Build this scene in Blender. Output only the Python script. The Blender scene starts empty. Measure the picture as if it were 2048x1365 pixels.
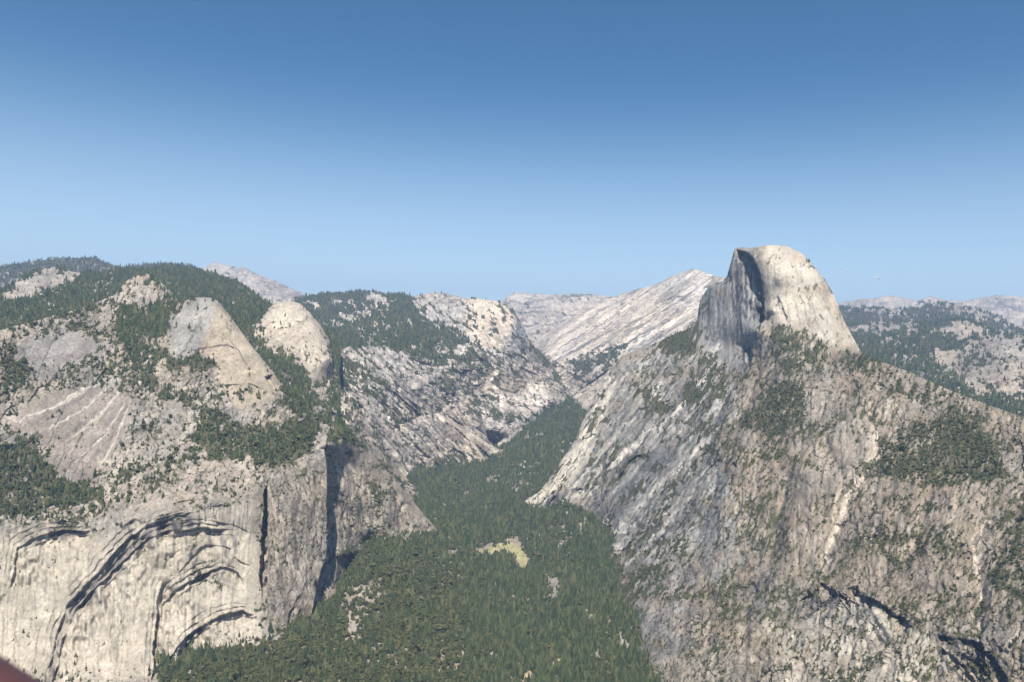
import bpy, math, random
import numpy as np
from mathutils import Matrix, Vector

random.seed(4)
RNG = np.random.default_rng(7)
SC = bpy.context.scene
COL = SC.collection
F = 1500.0                       # focal length in pixels of the 2048 px wide photograph
CAMZ = 990.0                     # the lookout stands 990 m above the valley floor
SP = 1.5                         # mesh resolution on the slopes

# ------------------------------------------------------------------ camera frame
pit, rol = math.radians(0.44), math.radians(2.1)
fw = np.array([0, math.cos(pit), -math.sin(pit)])
up0 = np.array([0, math.sin(pit), math.cos(pit)])
rt0 = np.array([1.0, 0, 0])
RT = rt0*math.cos(rol) + up0*math.sin(rol)
UP = -rt0*math.sin(rol) + up0*math.cos(rol)


def bearing(px, py):
    """unit bearing (sin, cos) and tangent of the elevation angle of a viewing direction"""
    dx = (np.asarray(px, float)-1024)/F
    dy = (682.5-np.asarray(py, float))/F
    vx = RT[0]*dx+UP[0]*dy+fw[0]
    vy = RT[1]*dx+UP[1]*dy+fw[1]
    vz = RT[2]*dx+UP[2]*dy+fw[2]
    h = np.sqrt(vx*vx+vy*vy)
    return vx/h, vy/h, vz/h


def range_at(px, py, z):
    return float((z-CAMZ)/bearing(px, py)[2])


# ------------------------------------------------------------------ noise
def _hash(i, j, k, seed):
    n = (i*np.uint32(374761393)+j*np.uint32(668265263)+k*np.uint32(2147483647 & 0x6C8E9CF5)+np.uint32((seed*974711+12345) & 0xffffffff))
    n = (n ^ (n >> np.uint32(13)))*np.uint32(1274126177)
    n = n ^ (n >> np.uint32(16))
    return (n & np.uint32(0xffff)).astype(np.float32)/np.float32(65535.0)


def noise3(x, y, z, seed=0):
    x = np.asarray(x, np.float32); y = np.asarray(y, np.float32); z = np.asarray(z, np.float32)
    x0 = np.floor(x); y0 = np.floor(y); z0 = np.floor(z)
    fx, fy, fz = x-x0, y-y0, z-z0
    fx = fx*fx*(3-2*fx); fy = fy*fy*(3-2*fy); fz = fz*fz*(3-2*fz)
    i = x0.astype(np.int64).astype(np.uint32); j = y0.astype(np.int64).astype(np.uint32); k = z0.astype(np.int64).astype(np.uint32)
    o = np.uint32(1)
    with np.errstate(over='ignore'):
        def ln(a, b, t): return a+(b-a)*t
        a = ln(ln(_hash(i, j, k, seed), _hash(i+o, j, k, seed), fx), ln(_hash(i, j+o, k, seed), _hash(i+o, j+o, k, seed), fx), fy)
        b = ln(ln(_hash(i, j, k+o, seed), _hash(i+o, j, k+o, seed), fx), ln(_hash(i, j+o, k+o, seed), _hash(i+o, j+o, k+o, seed), fx), fy)
        return ln(a, b, fz)*2-1


def noise2(x, y, seed=0):
    x = np.asarray(x, np.float32); y = np.asarray(y, np.float32)
    x0 = np.floor(x); y0 = np.floor(y)
    fx, fy = x-x0, y-y0
    fx = fx*fx*(3-2*fx); fy = fy*fy*(3-2*fy)
    i = x0.astype(np.int64).astype(np.uint32); j = y0.astype(np.int64).astype(np.uint32)
    k = np.uint32(17); o = np.uint32(1)
    with np.errstate(over='ignore'):
        a = _hash(i, j, k, seed); b = _hash(i+o, j, k, seed); c = _hash(i, j+o, k, seed); d = _hash(i+o, j+o, k, seed)
    a = a+(b-a)*fx; c = c+(d-c)*fx
    return (a+(c-a)*fy)*2-1


def fbm3(x, y, z, oct=4, seed=0, gain=.5):
    s = 0; a = 1; t = 0
    for o in range(oct):
        q = 2.03**o
        s = s+a*noise3(x*q+o*13.1, y*q+o*7.7, z*q+o*3.3, seed+o)
        t += a; a *= gain
    return s/t


def fbm2(x, y, oct=4, seed=0, gain=.5):
    s = 0; a = 1; t = 0
    for o in range(oct):
        q = 2.03**o
        s = s+a*noise2(x*q+o*13.1, y*q+o*7.7, seed+o)
        t += a; a *= gain
    return s/t


def slabs2(u, v, seed):
    """cellular pattern: cell offsets, two random numbers per cell, distance to the joint between cells"""
    u = np.asarray(u, np.float32); v = np.asarray(v, np.float32)
    iu = np.floor(u); iv = np.floor(v)
    f1 = np.full(u.shape, 9, np.float32); f2 = f1.copy(); r1 = np.zeros_like(f1); r2 = r1.copy(); cu = r1.copy(); cv = r1.copy()
    k = np.uint32(5)
    with np.errstate(over='ignore'):
        for a in (-1, 0, 1):
            for b in (-1, 0, 1):
                gi = (iu+a).astype(np.int64).astype(np.uint32); gj = (iv+b).astype(np.int64).astype(np.uint32)
                x = iu+a+_hash(gi, gj, k, seed); y = iv+b+_hash(gi, gj, k, seed+1)
                dx = u-x; dy = v-y; d = dx*dx+dy*dy
                n1 = d < f1
                f2 = np.where(n1, f1, np.minimum(f2, d))
                r1 = np.where(n1, _hash(gi, gj, k, seed+2), r1); r2 = np.where(n1, _hash(gi, gj, k, seed+3), r2)
                cu = np.where(n1, dx, cu); cv = np.where(n1, dy, cv); f1 = np.where(n1, d, f1)
    return cu, cv, r1, r2, np.sqrt(f2)-np.sqrt(f1)


def sstep(a, b, x):
    t = np.clip((x-a)/(b-a), 0, 1)
    return t*t*(3-2*t)


# ------------------------------------------------------------------ plan helpers
def in_poly(X, Y, poly):
    m = np.zeros(X.shape, bool)
    xs = [p[0] for p in poly]; ys = [p[1] for p in poly]
    bb = (X > min(xs)) & (X < max(xs)) & (Y > min(ys)) & (Y < max(ys))
    if not bb.any():
        return m
    x = X[bb]; y = Y[bb]; c = np.zeros(x.shape, bool)
    n = len(poly)
    for i in range(n):
        x1, y1 = poly[i]; x2, y2 = poly[(i+1) % n]
        if y1 == y2:
            continue
        hit = ((y1 > y) != (y2 > y)) & (x < (x2-x1)*(y-y1)/(y2-y1)+x1)
        c ^= hit
    m[bb] = c
    return m


def line_dist(X, Y, pl, reach):
    """distance to a polyline, side of it (+ = right of its direction), and position 0..1 along it"""
    D = np.full(X.shape, 1e9); S = np.zeros(X.shape); T = np.zeros(X.shape)
    xs = [p[0] for p in pl]; ys = [p[1] for p in pl]
    bb = (X > min(xs)-reach) & (X < max(xs)+reach) & (Y > min(ys)-reach) & (Y < max(ys)+reach)
    if not bb.any():
        return D, S, T
    x = X[bb]; y = Y[bb]
    d = np.full(x.shape, 1e9); s = np.zeros(x.shape); tt = np.zeros(x.shape)
    L = [math.hypot(pl[i+1][0]-pl[i][0], pl[i+1][1]-pl[i][1]) for i in range(len(pl)-1)]
    tot = sum(L); acc = 0
    for i in range(len(pl)-1):
        ax, ay = pl[i][:2]; bx, by = pl[i+1][:2]
        ux, uy = (bx-ax)/L[i], (by-ay)/L[i]
        q = np.clip((x-ax)*ux+(y-ay)*uy, 0, L[i])
        ex, ey = x-ax-ux*q, y-ay-uy*q
        dd = np.hypot(ex, ey)
        sd = ux*ey-uy*ex
        new = dd < d-1e-6
        d = np.where(new, dd, d); s = np.where(new, sd, s); tt = np.where(new, (acc+q)/tot, tt)
        acc += L[i]
    D[bb] = d; S[bb] = s; T[bb] = tt
    return D, S, T


def rbf(pts):
    P = np.array([(p[0], p[1]*1.3) for p in pts], float)/300
    v = np.array([math.log(p[2]) for p in pts])
    n = len(P)
    A = np.linalg.norm(P[:, None]-P[None], axis=2)
    M = np.zeros((n+3, n+3)); M[:n, :n] = A - np.eye(n)*1e-3
    M[:n, n] = 1; M[:n, n+1:] = P; M[n, :n] = 1; M[n+1:, :n] = P.T
    w = np.linalg.solve(M, np.concatenate([v, np.zeros(3)]))

    def ev(X, Y):
        x = (np.asarray(X)/300).ravel().astype(np.float32); y = (np.asarray(Y)*1.3/300).ravel().astype(np.float32)
        out = (w[n]+w[n+1]*x+w[n+2]*y).astype(np.float32)
        for i in range(n):
            out += np.float32(w[i])*np.sqrt((x-np.float32(P[i, 0]))**2+(y-np.float32(P[i, 1]))**2)
        return out.reshape(np.shape(X)).astype(float)
    return ev


def ip(pl, x):
    a = np.array(pl, float)
    return np.interp(x, a[:, 0], a[:, 1])


# ------------------------------------------------------------------ traced data (photograph pixels)
# where the walls meet the valley floor: (px, py, height above the valley floor)
J_LEFT = [(60, 1440, 60), (200, 1410, 60), (330, 1368, 60), (350, 1338, 60), (420, 1318, 65), (480, 1305, 70), (560, 1290, 70), (600, 1265, 80),
          (640, 1215, 90), (680, 1185, 100), (700, 1120, 110), (730, 1085, 150), (770, 1085, 150), (820, 1100, 130), (885, 1075, 110)]
J_FAR = [(870, 1003, 60), (862, 962, 90), (850, 935, 110), (920, 922, 120), (1000, 915, 140), (980, 860, 300), (985, 822, 390), (1060, 832, 350),
         (1110, 802, 430), (1132, 778, 500)]
J_RIGHT = [(1040, 1012, 110), (1130, 1010, 150), (1185, 1030, 120), (1155, 1085, 50),
           (1182, 1112, 45), (1215, 1135, 50), (1225, 1195, 40), (1200, 1255, 35), (1200, 1305, 30), (1265, 1355, 35), (1330, 1420, 30)]


def jr(J): return [(x, y, range_at(x, y, z)) for x, y, z in J]
def jlow(J, k=.98, dy=60): return [(x, y+dy, range_at(x, y, z)*k) for x, y, z in J]


VEG = []       # (layer, polygon, density, share of conifers)
def veg(layer, dens, con, *pts): VEG.append((layer, pts, dens, con))


LINES = []     # (layer, polyline, half width, colour, strength)
RECESS = []    # (layer, polyline with the recess on its right, depth m, fade px)

TINT = [       # (layer, polygon, colour, strength, smoothness)
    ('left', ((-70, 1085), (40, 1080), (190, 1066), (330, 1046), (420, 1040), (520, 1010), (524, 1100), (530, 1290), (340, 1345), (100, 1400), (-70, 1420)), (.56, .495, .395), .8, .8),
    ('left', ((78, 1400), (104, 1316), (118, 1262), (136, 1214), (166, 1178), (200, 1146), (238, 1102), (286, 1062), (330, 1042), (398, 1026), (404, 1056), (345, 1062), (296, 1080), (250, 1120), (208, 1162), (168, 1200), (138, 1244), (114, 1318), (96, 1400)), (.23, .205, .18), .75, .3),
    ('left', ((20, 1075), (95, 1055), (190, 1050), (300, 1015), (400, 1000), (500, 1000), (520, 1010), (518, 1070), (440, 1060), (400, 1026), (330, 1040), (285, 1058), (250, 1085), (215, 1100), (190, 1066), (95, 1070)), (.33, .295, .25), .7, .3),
    ('left', ((80, 870), (0, 860), (60, 800), (200, 772), (275, 802), (240, 880), (180, 962), (130, 968)), (.325, .275, .235), .85, .7),
    ('left', ((28, 695), (130, 662), (235, 690), (200, 740), (60, 770), (35, 720)), (.31, .285, .265), .8, .7),
    ('left', ((330, 655), (395, 590), (440, 598), (400, 700), (345, 730)), (.34, .325, .30), .8, .7),
    ('left', ((400, 690), (425, 640), (460, 640), (560, 762), (540, 800), (470, 820), (440, 760)), (.45, .375, .28), .8, .7),
    ('left', ((540, 950), (655, 910), (655, 1120), (560, 1290), (525, 1280)), (.35, .32, .275), .7, .2),
    ('left', ((660, 860), (800, 960), (900, 1080), (760, 1090), (690, 1060)), (.40, .345, .275), .6, .1),
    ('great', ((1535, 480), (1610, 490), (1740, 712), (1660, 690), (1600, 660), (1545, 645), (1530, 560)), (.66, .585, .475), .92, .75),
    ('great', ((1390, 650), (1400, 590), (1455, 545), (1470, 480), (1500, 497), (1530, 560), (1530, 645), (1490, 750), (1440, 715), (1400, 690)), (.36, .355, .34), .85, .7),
    ('great', ((1040, 1010), (1240, 735), (1330, 700), (1440, 720), (1480, 740), (1440, 900), (1400, 1100), (1200, 1100)), (.37, .36, .335), .7, .1),
    ('great', ((1380, 1000), (1450, 900), (1470, 1060), (1440, 1180), (1395, 1130)), (.34, .335, .325), .7, .4),
    ('great', ((1570, 1275), (1640, 1210), (1720, 1200), (1830, 1262), (1905, 1300), (2020, 1400), (1560, 1400)), (.60, .54, .44), .8, .3),
    ('great', ((1480, 900), (1750, 880), (2000, 960), (2120, 1100), (2120, 1250), (1850, 1240), (1700, 1170), (1560, 1180)), (.40, .33, .255), .7, .4),
    ('great', ((1560, 960), (1590, 930), (1700, 868), (1752, 870), (1750, 920), (1680, 1010), (1600, 1000)), (.40, .35, .29), .7, .6),
    ('great', ((1762, 965), (1905, 978), (1935, 1040), (1840, 1072), (1770, 1040)), (.42, .34, .27), .75, .6),
    ('great', ((1330, 860), (1400, 880), (1300, 1010), (1200, 1060), (1230, 980)), (.36, .355, .34), .75, .55),
    ('great', ((1220, 770), (1290, 800), (1300, 850), (1200, 960), (1130, 985), (1180, 880)), (.42, .395, .35), .7, .45),
    ('great', ((1230, 1130), (1330, 1100), (1400, 1150), (1390, 1300), (1260, 1340), (1215, 1260)), (.33, .31, .295), .7, .25),
    ('plateau', ((1027, 634), (1036, 630), (1052, 662), (1056, 700), (1040, 705), (1030, 690)), (.17, .17, .18), .8, 0),  # shade of the steep right-facing pinnacle, put into the rock colour
    ('plateau', ((1000, 792), (1040, 782), (1088, 800), (1085, 822), (1000, 822)), (.48, .42, .36), .7, .3),
    ('plateau', ((935, 597), (1000, 600), (1030, 640), (1000, 700), (950, 690), (930, 640)), (.47, .39, .30), .8, .4),
    ('basket', ((512, 645), (545, 610), (575, 600), (605, 606), (645, 650), (668, 690), (664, 735), (657, 772), (628, 768), (590, 718), (540, 690)), (.44, .38, .30), .7, .5),
]
# -- left wall
veg('left', .86, 1, (250, 600), (335, 588), (352, 605), (332, 650), (322, 670), (298, 690), (330, 705), (345, 715), (300, 760), (360, 780), (405, 800),
    (365, 818), (320, 800), (275, 760), (235, 700), (228, 670), (190, 640), (200, 622))
veg('left', 1.0, 1, (330, 716), (395, 706), (434, 728), (400, 736), (335, 744))
veg('left', .95, .8, (-70, 905), (0, 900), (60, 868), (75, 880), (85, 920), (130, 968), (175, 965), (212, 975), (205, 990), (140, 1015), (60, 1035), (-70, 1035))
veg('left', .75, .5, (-70, 690), (0, 690), (28, 680), (55, 720), (45, 790), (-70, 800))
veg('left', .92, .6, (392, 850), (430, 812), (480, 850), (560, 858), (600, 838), (640, 880), (625, 908), (560, 925), (545, 945), (500, 925), (420, 920), (385, 880))
veg('left', .82, .9, (560, 772), (600, 772), (650, 800), (700, 845), (745, 905), (720, 900), (690, 880), (660, 850), (600, 835), (570, 815))
veg('left', .35, .4, (365, 965), (410, 925), (420, 980), (355, 988))
veg('left', .3, .7, (5, 668), (130, 632), (225, 600), (240, 690), (290, 790), (310, 830), (230, 770), (60, 790), (60, 745), (130, 690))
veg('left', .28, .7, (270, 800), (390, 810), (390, 960), (300, 980), (220, 990), (250, 850))
veg('left', .12, .7, (0, 1035), (140, 1015), (300, 975), (560, 930), (560, 975), (300, 1010), (0, 1075))
veg('left', .22, .6, (690, 900), (790, 965), (860, 1050), (830, 1090), (740, 1075), (700, 1000), (735, 1000), (715, 930))
veg('left', .14, .8, (-70, 676), (60, 650), (130, 628), (222, 600), (250, 566), (290, 542), (314, 552), (352, 590), (334, 604), (286, 612), (240, 622), (180, 640), (60, 668), (-70, 690))
veg('left', .02, 1, (330, 655), (395, 596), (440, 603), (475, 650), (555, 762), (540, 775), (470, 760), (400, 700), (345, 705))
veg('left', .02, 1, (30, 690), (130, 660), (235, 690), (120, 735), (35, 715))
veg('left', .02, 1, (80, 870), (0, 855), (60, 800), (200, 770), (275, 800), (240, 880), (180, 960), (130, 965))
veg('left', .02, 1, (0, 1090), (190, 1070), (420, 1040), (510, 1000), (520, 1150), (500, 1300), (340, 1330), (100, 1345), (0, 1300))
LINES += [('left', [(640, 830), (665, 860), (690, 905), (712, 955), (728, 1010)], 7, (.50, .42, .32), .85),
          ('left', [(700, 930), (730, 985)], 5, (.48, .42, .34), .7),
          ('left', [(795, 955), (840, 985), (872, 1002)], 4, (.5, .46, .4), .9)]
for a, b in (((262, 800), (185, 955)), ((240, 780), (140, 880)), ((215, 775), (95, 860)), ((200, 765), (40, 840)), ((250, 810), (150, 925)), ((180, 770), (20, 850))):
    LINES.append(('left', [a, ((a[0]+b[0])/2+8, (a[1]+b[1])/2+4), b], 2.2, (.50, .45, .38), .8))
for a, b in (((230, 785), (120, 880)), ((258, 805), (165, 945)), ((190, 775), (60, 850)), ((225, 700), (50, 720)), ((170, 690), (80, 740))):
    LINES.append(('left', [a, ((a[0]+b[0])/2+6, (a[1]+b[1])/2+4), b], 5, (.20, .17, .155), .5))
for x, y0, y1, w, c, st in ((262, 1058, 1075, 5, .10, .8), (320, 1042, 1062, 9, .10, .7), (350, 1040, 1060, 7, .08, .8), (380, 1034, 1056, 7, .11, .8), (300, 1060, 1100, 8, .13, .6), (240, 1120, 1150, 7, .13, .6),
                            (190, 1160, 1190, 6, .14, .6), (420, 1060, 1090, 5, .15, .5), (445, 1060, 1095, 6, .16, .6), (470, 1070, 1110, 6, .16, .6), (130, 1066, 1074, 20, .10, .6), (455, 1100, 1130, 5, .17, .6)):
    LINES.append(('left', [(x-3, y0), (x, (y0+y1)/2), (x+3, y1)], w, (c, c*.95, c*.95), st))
RS = np.random.default_rng(5)
for k in range(95):          # water streaks down the arch slabs
    x = RS.uniform(0, 500); y = 1085+RS.uniform(0, 160); l = RS.uniform(40, 190)
    if x > 500-(y-1000)*.1: continue
    d_ = RS.random() < .55
    LINES.append(('left', [(x, y), (x-l*.02+RS.uniform(-3, 3), y+l*.5), (x-l*.05, y+l)], RS.uniform(.8, 3), (.235, .215, .185) if d_ else (.49, .45, .38), RS.uniform(.25, .6)))
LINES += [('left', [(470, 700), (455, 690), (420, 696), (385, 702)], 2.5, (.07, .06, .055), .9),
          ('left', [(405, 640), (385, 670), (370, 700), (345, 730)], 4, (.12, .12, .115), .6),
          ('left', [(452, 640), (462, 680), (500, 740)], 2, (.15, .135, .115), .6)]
# the great arches: thin slabs have fallen away beneath each of these lips
RECESS += [('left', [(18, 1180), (28, 1125), (34, 1096), (55, 1080), (95, 1064), (130, 1058), (187, 1062)], 24, 130),
           ('left', [(72, 1400), (100, 1320), (115, 1262), (132, 1212), (163, 1176), (198, 1142), (236, 1098), (285, 1058), (330, 1040), (395, 1024)], 22, 40),
           ('left', [(92, 1400), (118, 1312), (140, 1240), (170, 1196), (208, 1160), (250, 1118), (296, 1078), (345, 1060), (400, 1054), (480, 1062)], 22, 200),
           ('left', [(250, 1085), (290, 1052), (330, 1034), (372, 1026)], 12, 20),
           ('left', [(270, 1110), (310, 1080), (360, 1066), (410, 1060)], 9, 16),
           ('left', [(130, 1262), (150, 1220), (180, 1186), (215, 1158)], 9, 16),
           ('left', [(240, 1062), (262, 1042), (270, 1034)], 7, 16),
           ('left', [(395, 1075), (398, 1040), (402, 1010)], 10, 10),
           ('left', [(322, 1150), (330, 1128), (348, 1106), (374, 1086)], 7, 25),
           ('left', [(352, 1150), (380, 1115), (405, 1094), (440, 1088), (468, 1096)], 9, 45),
           ('left', [(318, 1212), (345, 1186), (372, 1166), (408, 1143), (450, 1134), (474, 1146), (488, 1176)], 20, 90),
           ('left', [(300, 1400), (306, 1320), (312, 1260), (316, 1205), (324, 1160)], 30, 40),
           ('left', [(326, 1345), (348, 1302), (372, 1272), (408, 1246), (442, 1232), (486, 1224), (514, 1230)], 24, 100),
           ('left', [(44, 1400), (62, 1330), (76, 1262), (98, 1222)], 6, 30),
           ('left', [(346, 1004), (400, 996), (412, 1000), (420, 1012), (452, 1006)], 7, 20),
           ('left', [(430, 1042), (470, 1050), (500, 1070)], 8, 25),
           ('left', [(465, 1110), (500, 1132)], 8, 25),
           ('left', [(412, 1044), (404, 1010), (408, 985)], 7, 14),
           ('left', [(519, 1200), (520, 1120), (523, 1050), (529, 985), (536, 955)], 110, 24),
           ('left', [(574, 1262), (582, 1214), (604, 1182), (616, 1160), (630, 1175)], 15, 40),
           ('left', [(530, 757), (545, 748), (560, 741)], 45, 14),
           ('left', [(794, 1090), (797, 1050), (800, 1000)], 16, 25),
           ('left', [(440, 772), (500, 770), (548, 790)], 8, 30)]

for r_ in [r for r in RECESS if r[2] >= 15 and r[3] < 300 and r[1][0][0] < 500]:
    for ox, oy, dd in ((-7, -9, 7), (8, 10, 8), (-15, -17, 5)):
        RECESS.append(('left', [(x+ox, y+oy) for x, y in r_[1]], dd, 14))
# -- basket dome and the saddle under it
veg('basket', .3, 1, (672, 772), (700, 800), (790, 915), (880, 1000), (880, 1060), (800, 1010), (720, 900), (680, 830))
veg('basket', .02, 1, (512, 645), (545, 610), (575, 600), (605, 606), (645, 650), (668, 690), (664, 735), (657, 772), (628, 768), (590, 718), (540, 690))
# -- plateau beyond
veg('plateau', .9, 1, (560, 560), (800, 560), (830, 600), (832, 635), (900, 650), (962, 690), (945, 715), (885, 730), (850, 718), (800, 705), (760, 694), (690, 702), (660, 690), (600, 640))
veg('plateau', .5, 1, (880, 700), (960, 690), (985, 740), (930, 780), (900, 745))
veg('plateau', .6, 1, (690, 715), (740, 740), (790, 790), (740, 770), (690, 745))
for cx, cy, w, h in ((680, 603, 26, 7), (622, 607, 16, 6), (752, 595, 26, 10), (690, 630, 22, 6), (570, 592, 18, 5), (722, 622, 18, 3)):
    veg('plateau', .05, 1, (cx-w, cy+h*.6), (cx-w*.4, cy-h), (cx+w*.5, cy-h*.6), (cx+w, cy+h), (cx, cy+h*.8))
# -- great dome and its flank
veg('great', .95, 1, (1316, 684), (1350, 660), (1385, 653), (1402, 690), (1372, 714), (1330, 706))
veg('great', .8, 1, (1368, 772), (1398, 722), (1420, 700), (1452, 738), (1430, 780), (1392, 802), (1355, 806))
veg('great', .6, .6, (1300, 800), (1345, 805), (1330, 830), (1300, 830))
veg('great', .5, .5, (1215, 755), (1290, 770), (1300, 800), (1240, 790))
veg('great', .85, .35, (1462, 850), (1540, 772), (1560, 760), (1604, 770), (1616, 830), (1560, 872), (1500, 862))
veg('great', .8, .35, (1755, 905), (1830, 842), (1900, 830), (1960, 850), (2000, 900), (2020, 950), (1960, 972), (1850, 972), (1752, 950))
veg('great', .75, .8, (1536, 655), (1570, 650), (1640, 682), (1660, 700), (1600, 745), (1560, 740), (1548, 700))
veg('great', .5, .35, (1625, 850), (1700, 845), (1710, 860), (1650, 875))
veg('great', .6, .4, (1815, 1065), (1890, 1050), (1935, 1100), (1850, 1115))
veg('great', .6, .5, (1985, 1090), (2070, 1000), (2070, 1230), (1985, 1200))
veg('great', .4, .3, (1780, 1190), (1900, 1180), (1980, 1220), (1900, 1240), (1800, 1230))
veg('great', .45, .3, (1700, 1030), (1800, 1060), (1740, 1110), (1690, 1080))
veg('great', .4, .4, (1500, 920), (1590, 900), (1600, 990), (1530, 990))
veg('great', .5, .5, (1330, 1080), (1390, 1060), (1380, 1130), (1290, 1180), (1250, 1180))
veg('great', .02, 1, (1395, 650), (1455, 550), (1468, 490), (1535, 480), (1600, 500), (1680, 600), (1735, 708), (1660, 690), (1600, 660), (1540, 645), (1500, 650), (1480, 720), (1440, 715))
veg('great', .03, 1, (1130, 1000), (1240, 745), (1330, 860), (1430, 880), (1400, 1000), (1260, 1050))
L_ = (.64, .59, .51)
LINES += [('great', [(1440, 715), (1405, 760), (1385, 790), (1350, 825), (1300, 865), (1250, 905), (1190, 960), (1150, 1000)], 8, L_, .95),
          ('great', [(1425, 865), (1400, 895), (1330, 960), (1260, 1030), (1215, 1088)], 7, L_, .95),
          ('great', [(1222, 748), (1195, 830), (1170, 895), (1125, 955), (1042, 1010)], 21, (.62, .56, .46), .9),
          ('great', [(1290, 870), (1240, 915), (1200, 940)], 4, L_, .8),
          ('great', [(1270, 830), (1235, 880), (1215, 925)], 4, L_, .7),
          ('great', [(1480, 820), (1420, 870), (1330, 940)], 6, (.4, .38, .34), .6),
          ('great', [(1340, 1040), (1290, 1090), (1250, 1130)], 5, L_, .6),
          ('great', [(1745, 850), (1755, 905), (1725, 960), (1690, 1010), (1672, 1070), (1645, 1135)], 10, (.60, .52, .42), .95),
          ('great', [(1780, 800), (1757, 870)], 8, (.44, .39, .32), .7),
          ('great', [(1690, 960), (1670, 1005), (1668, 1060)], 4, (.47, .405, .32), .7),
          ('great', [(2000, 1020), (1950, 1075), (1955, 1120), (1965, 1180), (1960, 1260)], 8, (.56, .48, .38), .9),
          ('great', [(1870, 1000), (1850, 1060)], 6, (.45, .4, .33), .7),
          ('great', [(1190, 1100), (1225, 1078), (1265, 1040)], 8, (.55, .52, .46), .7),
          ('great', [(1165, 1075), (1200, 1050), (1215, 1040)], 7, (.55, .52, .46), .7),
          ('great', [(1440, 690), (1412, 715)], 7, L_, .7)]
RF = np.random.default_rng(21)
for k in range(150):         # diagonal ribs and chutes of the flank under the sheer face
    x = RF.uniform(1180, 1480); y = RF.uniform(740, 1080); l = RF.uniform(30, 130)
    if x < 1230-(y-740)*.7 or x > 1490-(y-740)*.25: continue
    t_ = RF.random()
    c_ = (.50, .465, .41) if t_ < .38 else (.13, .13, .12)
    LINES.append(('great', [(x, y), (x-l*.40, y+l*.52), (x-l*.75+RF.uniform(-6, 6), y+l*.9)], RF.uniform(1.2, 4), c_, RF.uniform(.35, .8)))
for k in range(170):         # gullies and stains down the broad slope
    x = RF.uniform(1430, 2060); y = RF.uniform(800, 1330); l = RF.uniform(30, 110)
    if y < 700+(x-1500)*.3: continue
    t_ = RF.random(); dx = RF.uniform(-.45, .12)
    c_ = (.44, .385, .31) if t_ < .4 else ((.12, .115, .10) if t_ < .8 else (.30, .22, .15))
    LINES.append(('great', [(x, y), (x+dx*l*.5+RF.uniform(-5, 5), y+l*.5), (x+dx*l, y+l)], RF.uniform(1.2, 4.5), c_, RF.uniform(.3, .75)))
for k in range(36):          # stains on the rounded side of the dome
    x = RF.uniform(1545, 1690); y = RF.uniform(510, 660); l = RF.uniform(20, 60)
    c_ = (.24, .215, .185) if RF.random() < .65 else (.52, .47, .39)
    LINES.append(('great', [(x, y), (x+l*.12*(x-1560)/60, y+l*.5), (x+l*.3*(x-1560)/60, y+l)], RF.uniform(1.2, 4), c_, RF.uniform(.3, .6)))
# water streaks on the sheer face, also painting in some of its shade
for x, y0, y1, w, s in ((1474, 510, 690, 3, .85), (1482, 520, 660, 4, .9), (1492, 515, 640, 3, .7), (1503, 520, 645, 3, .75), (1514, 530, 640, 5, .95), (1522, 545, 640, 4, .95),
                        (1527, 560, 640, 3, .9), (1466, 560, 700, 2, .5), (1452, 570, 690, 2, .4), (1440, 580, 680, 2, .45), (1428, 590, 700, 2, .4), (1415, 590, 680, 2, .5),
                        (1487, 690, 760, 4, .7), (1497, 700, 730, 3, .6)):
    LINES.append(('great', [(x, y0), (x+1, (y0+y1)/2), (x-1, y1)], w, (.085, .085, .09), s))
for x, y0, y1, w in ((1497, 570, 640, 2), (1508, 560, 630, 1.6), (1462, 540, 640, 2)):
    LINES.append(('great', [(x, y0), (x+1, y1)], w, (.36, .33, .29), .8))
for q in ([(1555, 600), (1575, 640)], [(1600, 590), (1606, 606)], [(1640, 630), (1650, 638)], [(1660, 586), (1672, 588)], [(1618, 532), (1632, 536)]):
    LINES.append(('great', q, 2, (.07, .065, .06), .85))
LINES += [('great', [(1590, 510), (1605, 525)], 9, (.46, .33, .21), .5), ('great', [(1645, 570), (1690, 660)], 8, (.44, .34, .24), .4),
          ('great', [(1596, 537), (1606, 537)], 3, (.7, .68, .62), .9)]
RECESS += [('great', [(1471, 494), (1490, 501), (1505, 511), (1516, 530), (1524, 560), (1529, 600), (1530, 640), (1520, 665)], 130, 24),
           ('great', [(1500, 680), (1506, 720), (1496, 765)], 60, 14),
           ('great', [(1552, 592), (1565, 612), (1576, 640)], 12, 18),
           ('great', [(1590, 1238), (1600, 1200), (1640, 1165), (1675, 1185), (1630, 1222), (1590, 1240)], 24, 30),
           ('great', [(1715, 1165), (1720, 1190), (1760, 1208), (1800, 1235), (1830, 1260)], 30, 45),
           ('great', [(1865, 1265), (1905, 1270), (1960, 1285), (2000, 1330), (2040, 1390)], 28, 60),
           ('great', [(1880, 1290), (1930, 1330), (1970, 1400)], 18, 40),
           ('great', [(1905, 1300), (1950, 1315), (1990, 1370)], 18, 40),
           ('great', [(1620, 1260), (1635, 1262), (1650, 1280)], 6, 20),
           ('great', [(1425, 1060), (1445, 1058)], 10, 12)]
for a, b in (((1708, 1170), (1760, 1208)), ((1760, 1208), (1830, 1255)), ((1862, 1272), (1958, 1292)), ((1958, 1292), (2046, 1362)), ((1873, 1297), (1932, 1362)), ((1899, 1284), (1997, 1342)), ((1731, 1213), (1789, 1284)), ((1600, 1236), (1668, 1194)), ((1590, 1228), (1640, 1180)), ((1712, 1213), (1731, 1284)), ((1715, 1190), (1770, 1290)), ((1735, 1205), (1800, 1310)), ((1700, 1200), (1690, 1290)), ((1725, 1230), (1750, 1340)), ((1680, 1180), (1640, 1250)), ((1870, 1280), (1930, 1365))):
    LINES.append(('great', [a, ((a[0]+b[0])/2-3, (a[1]+b[1])/2+3), b], 3.6, (.085, .085, .09), .9))
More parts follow.
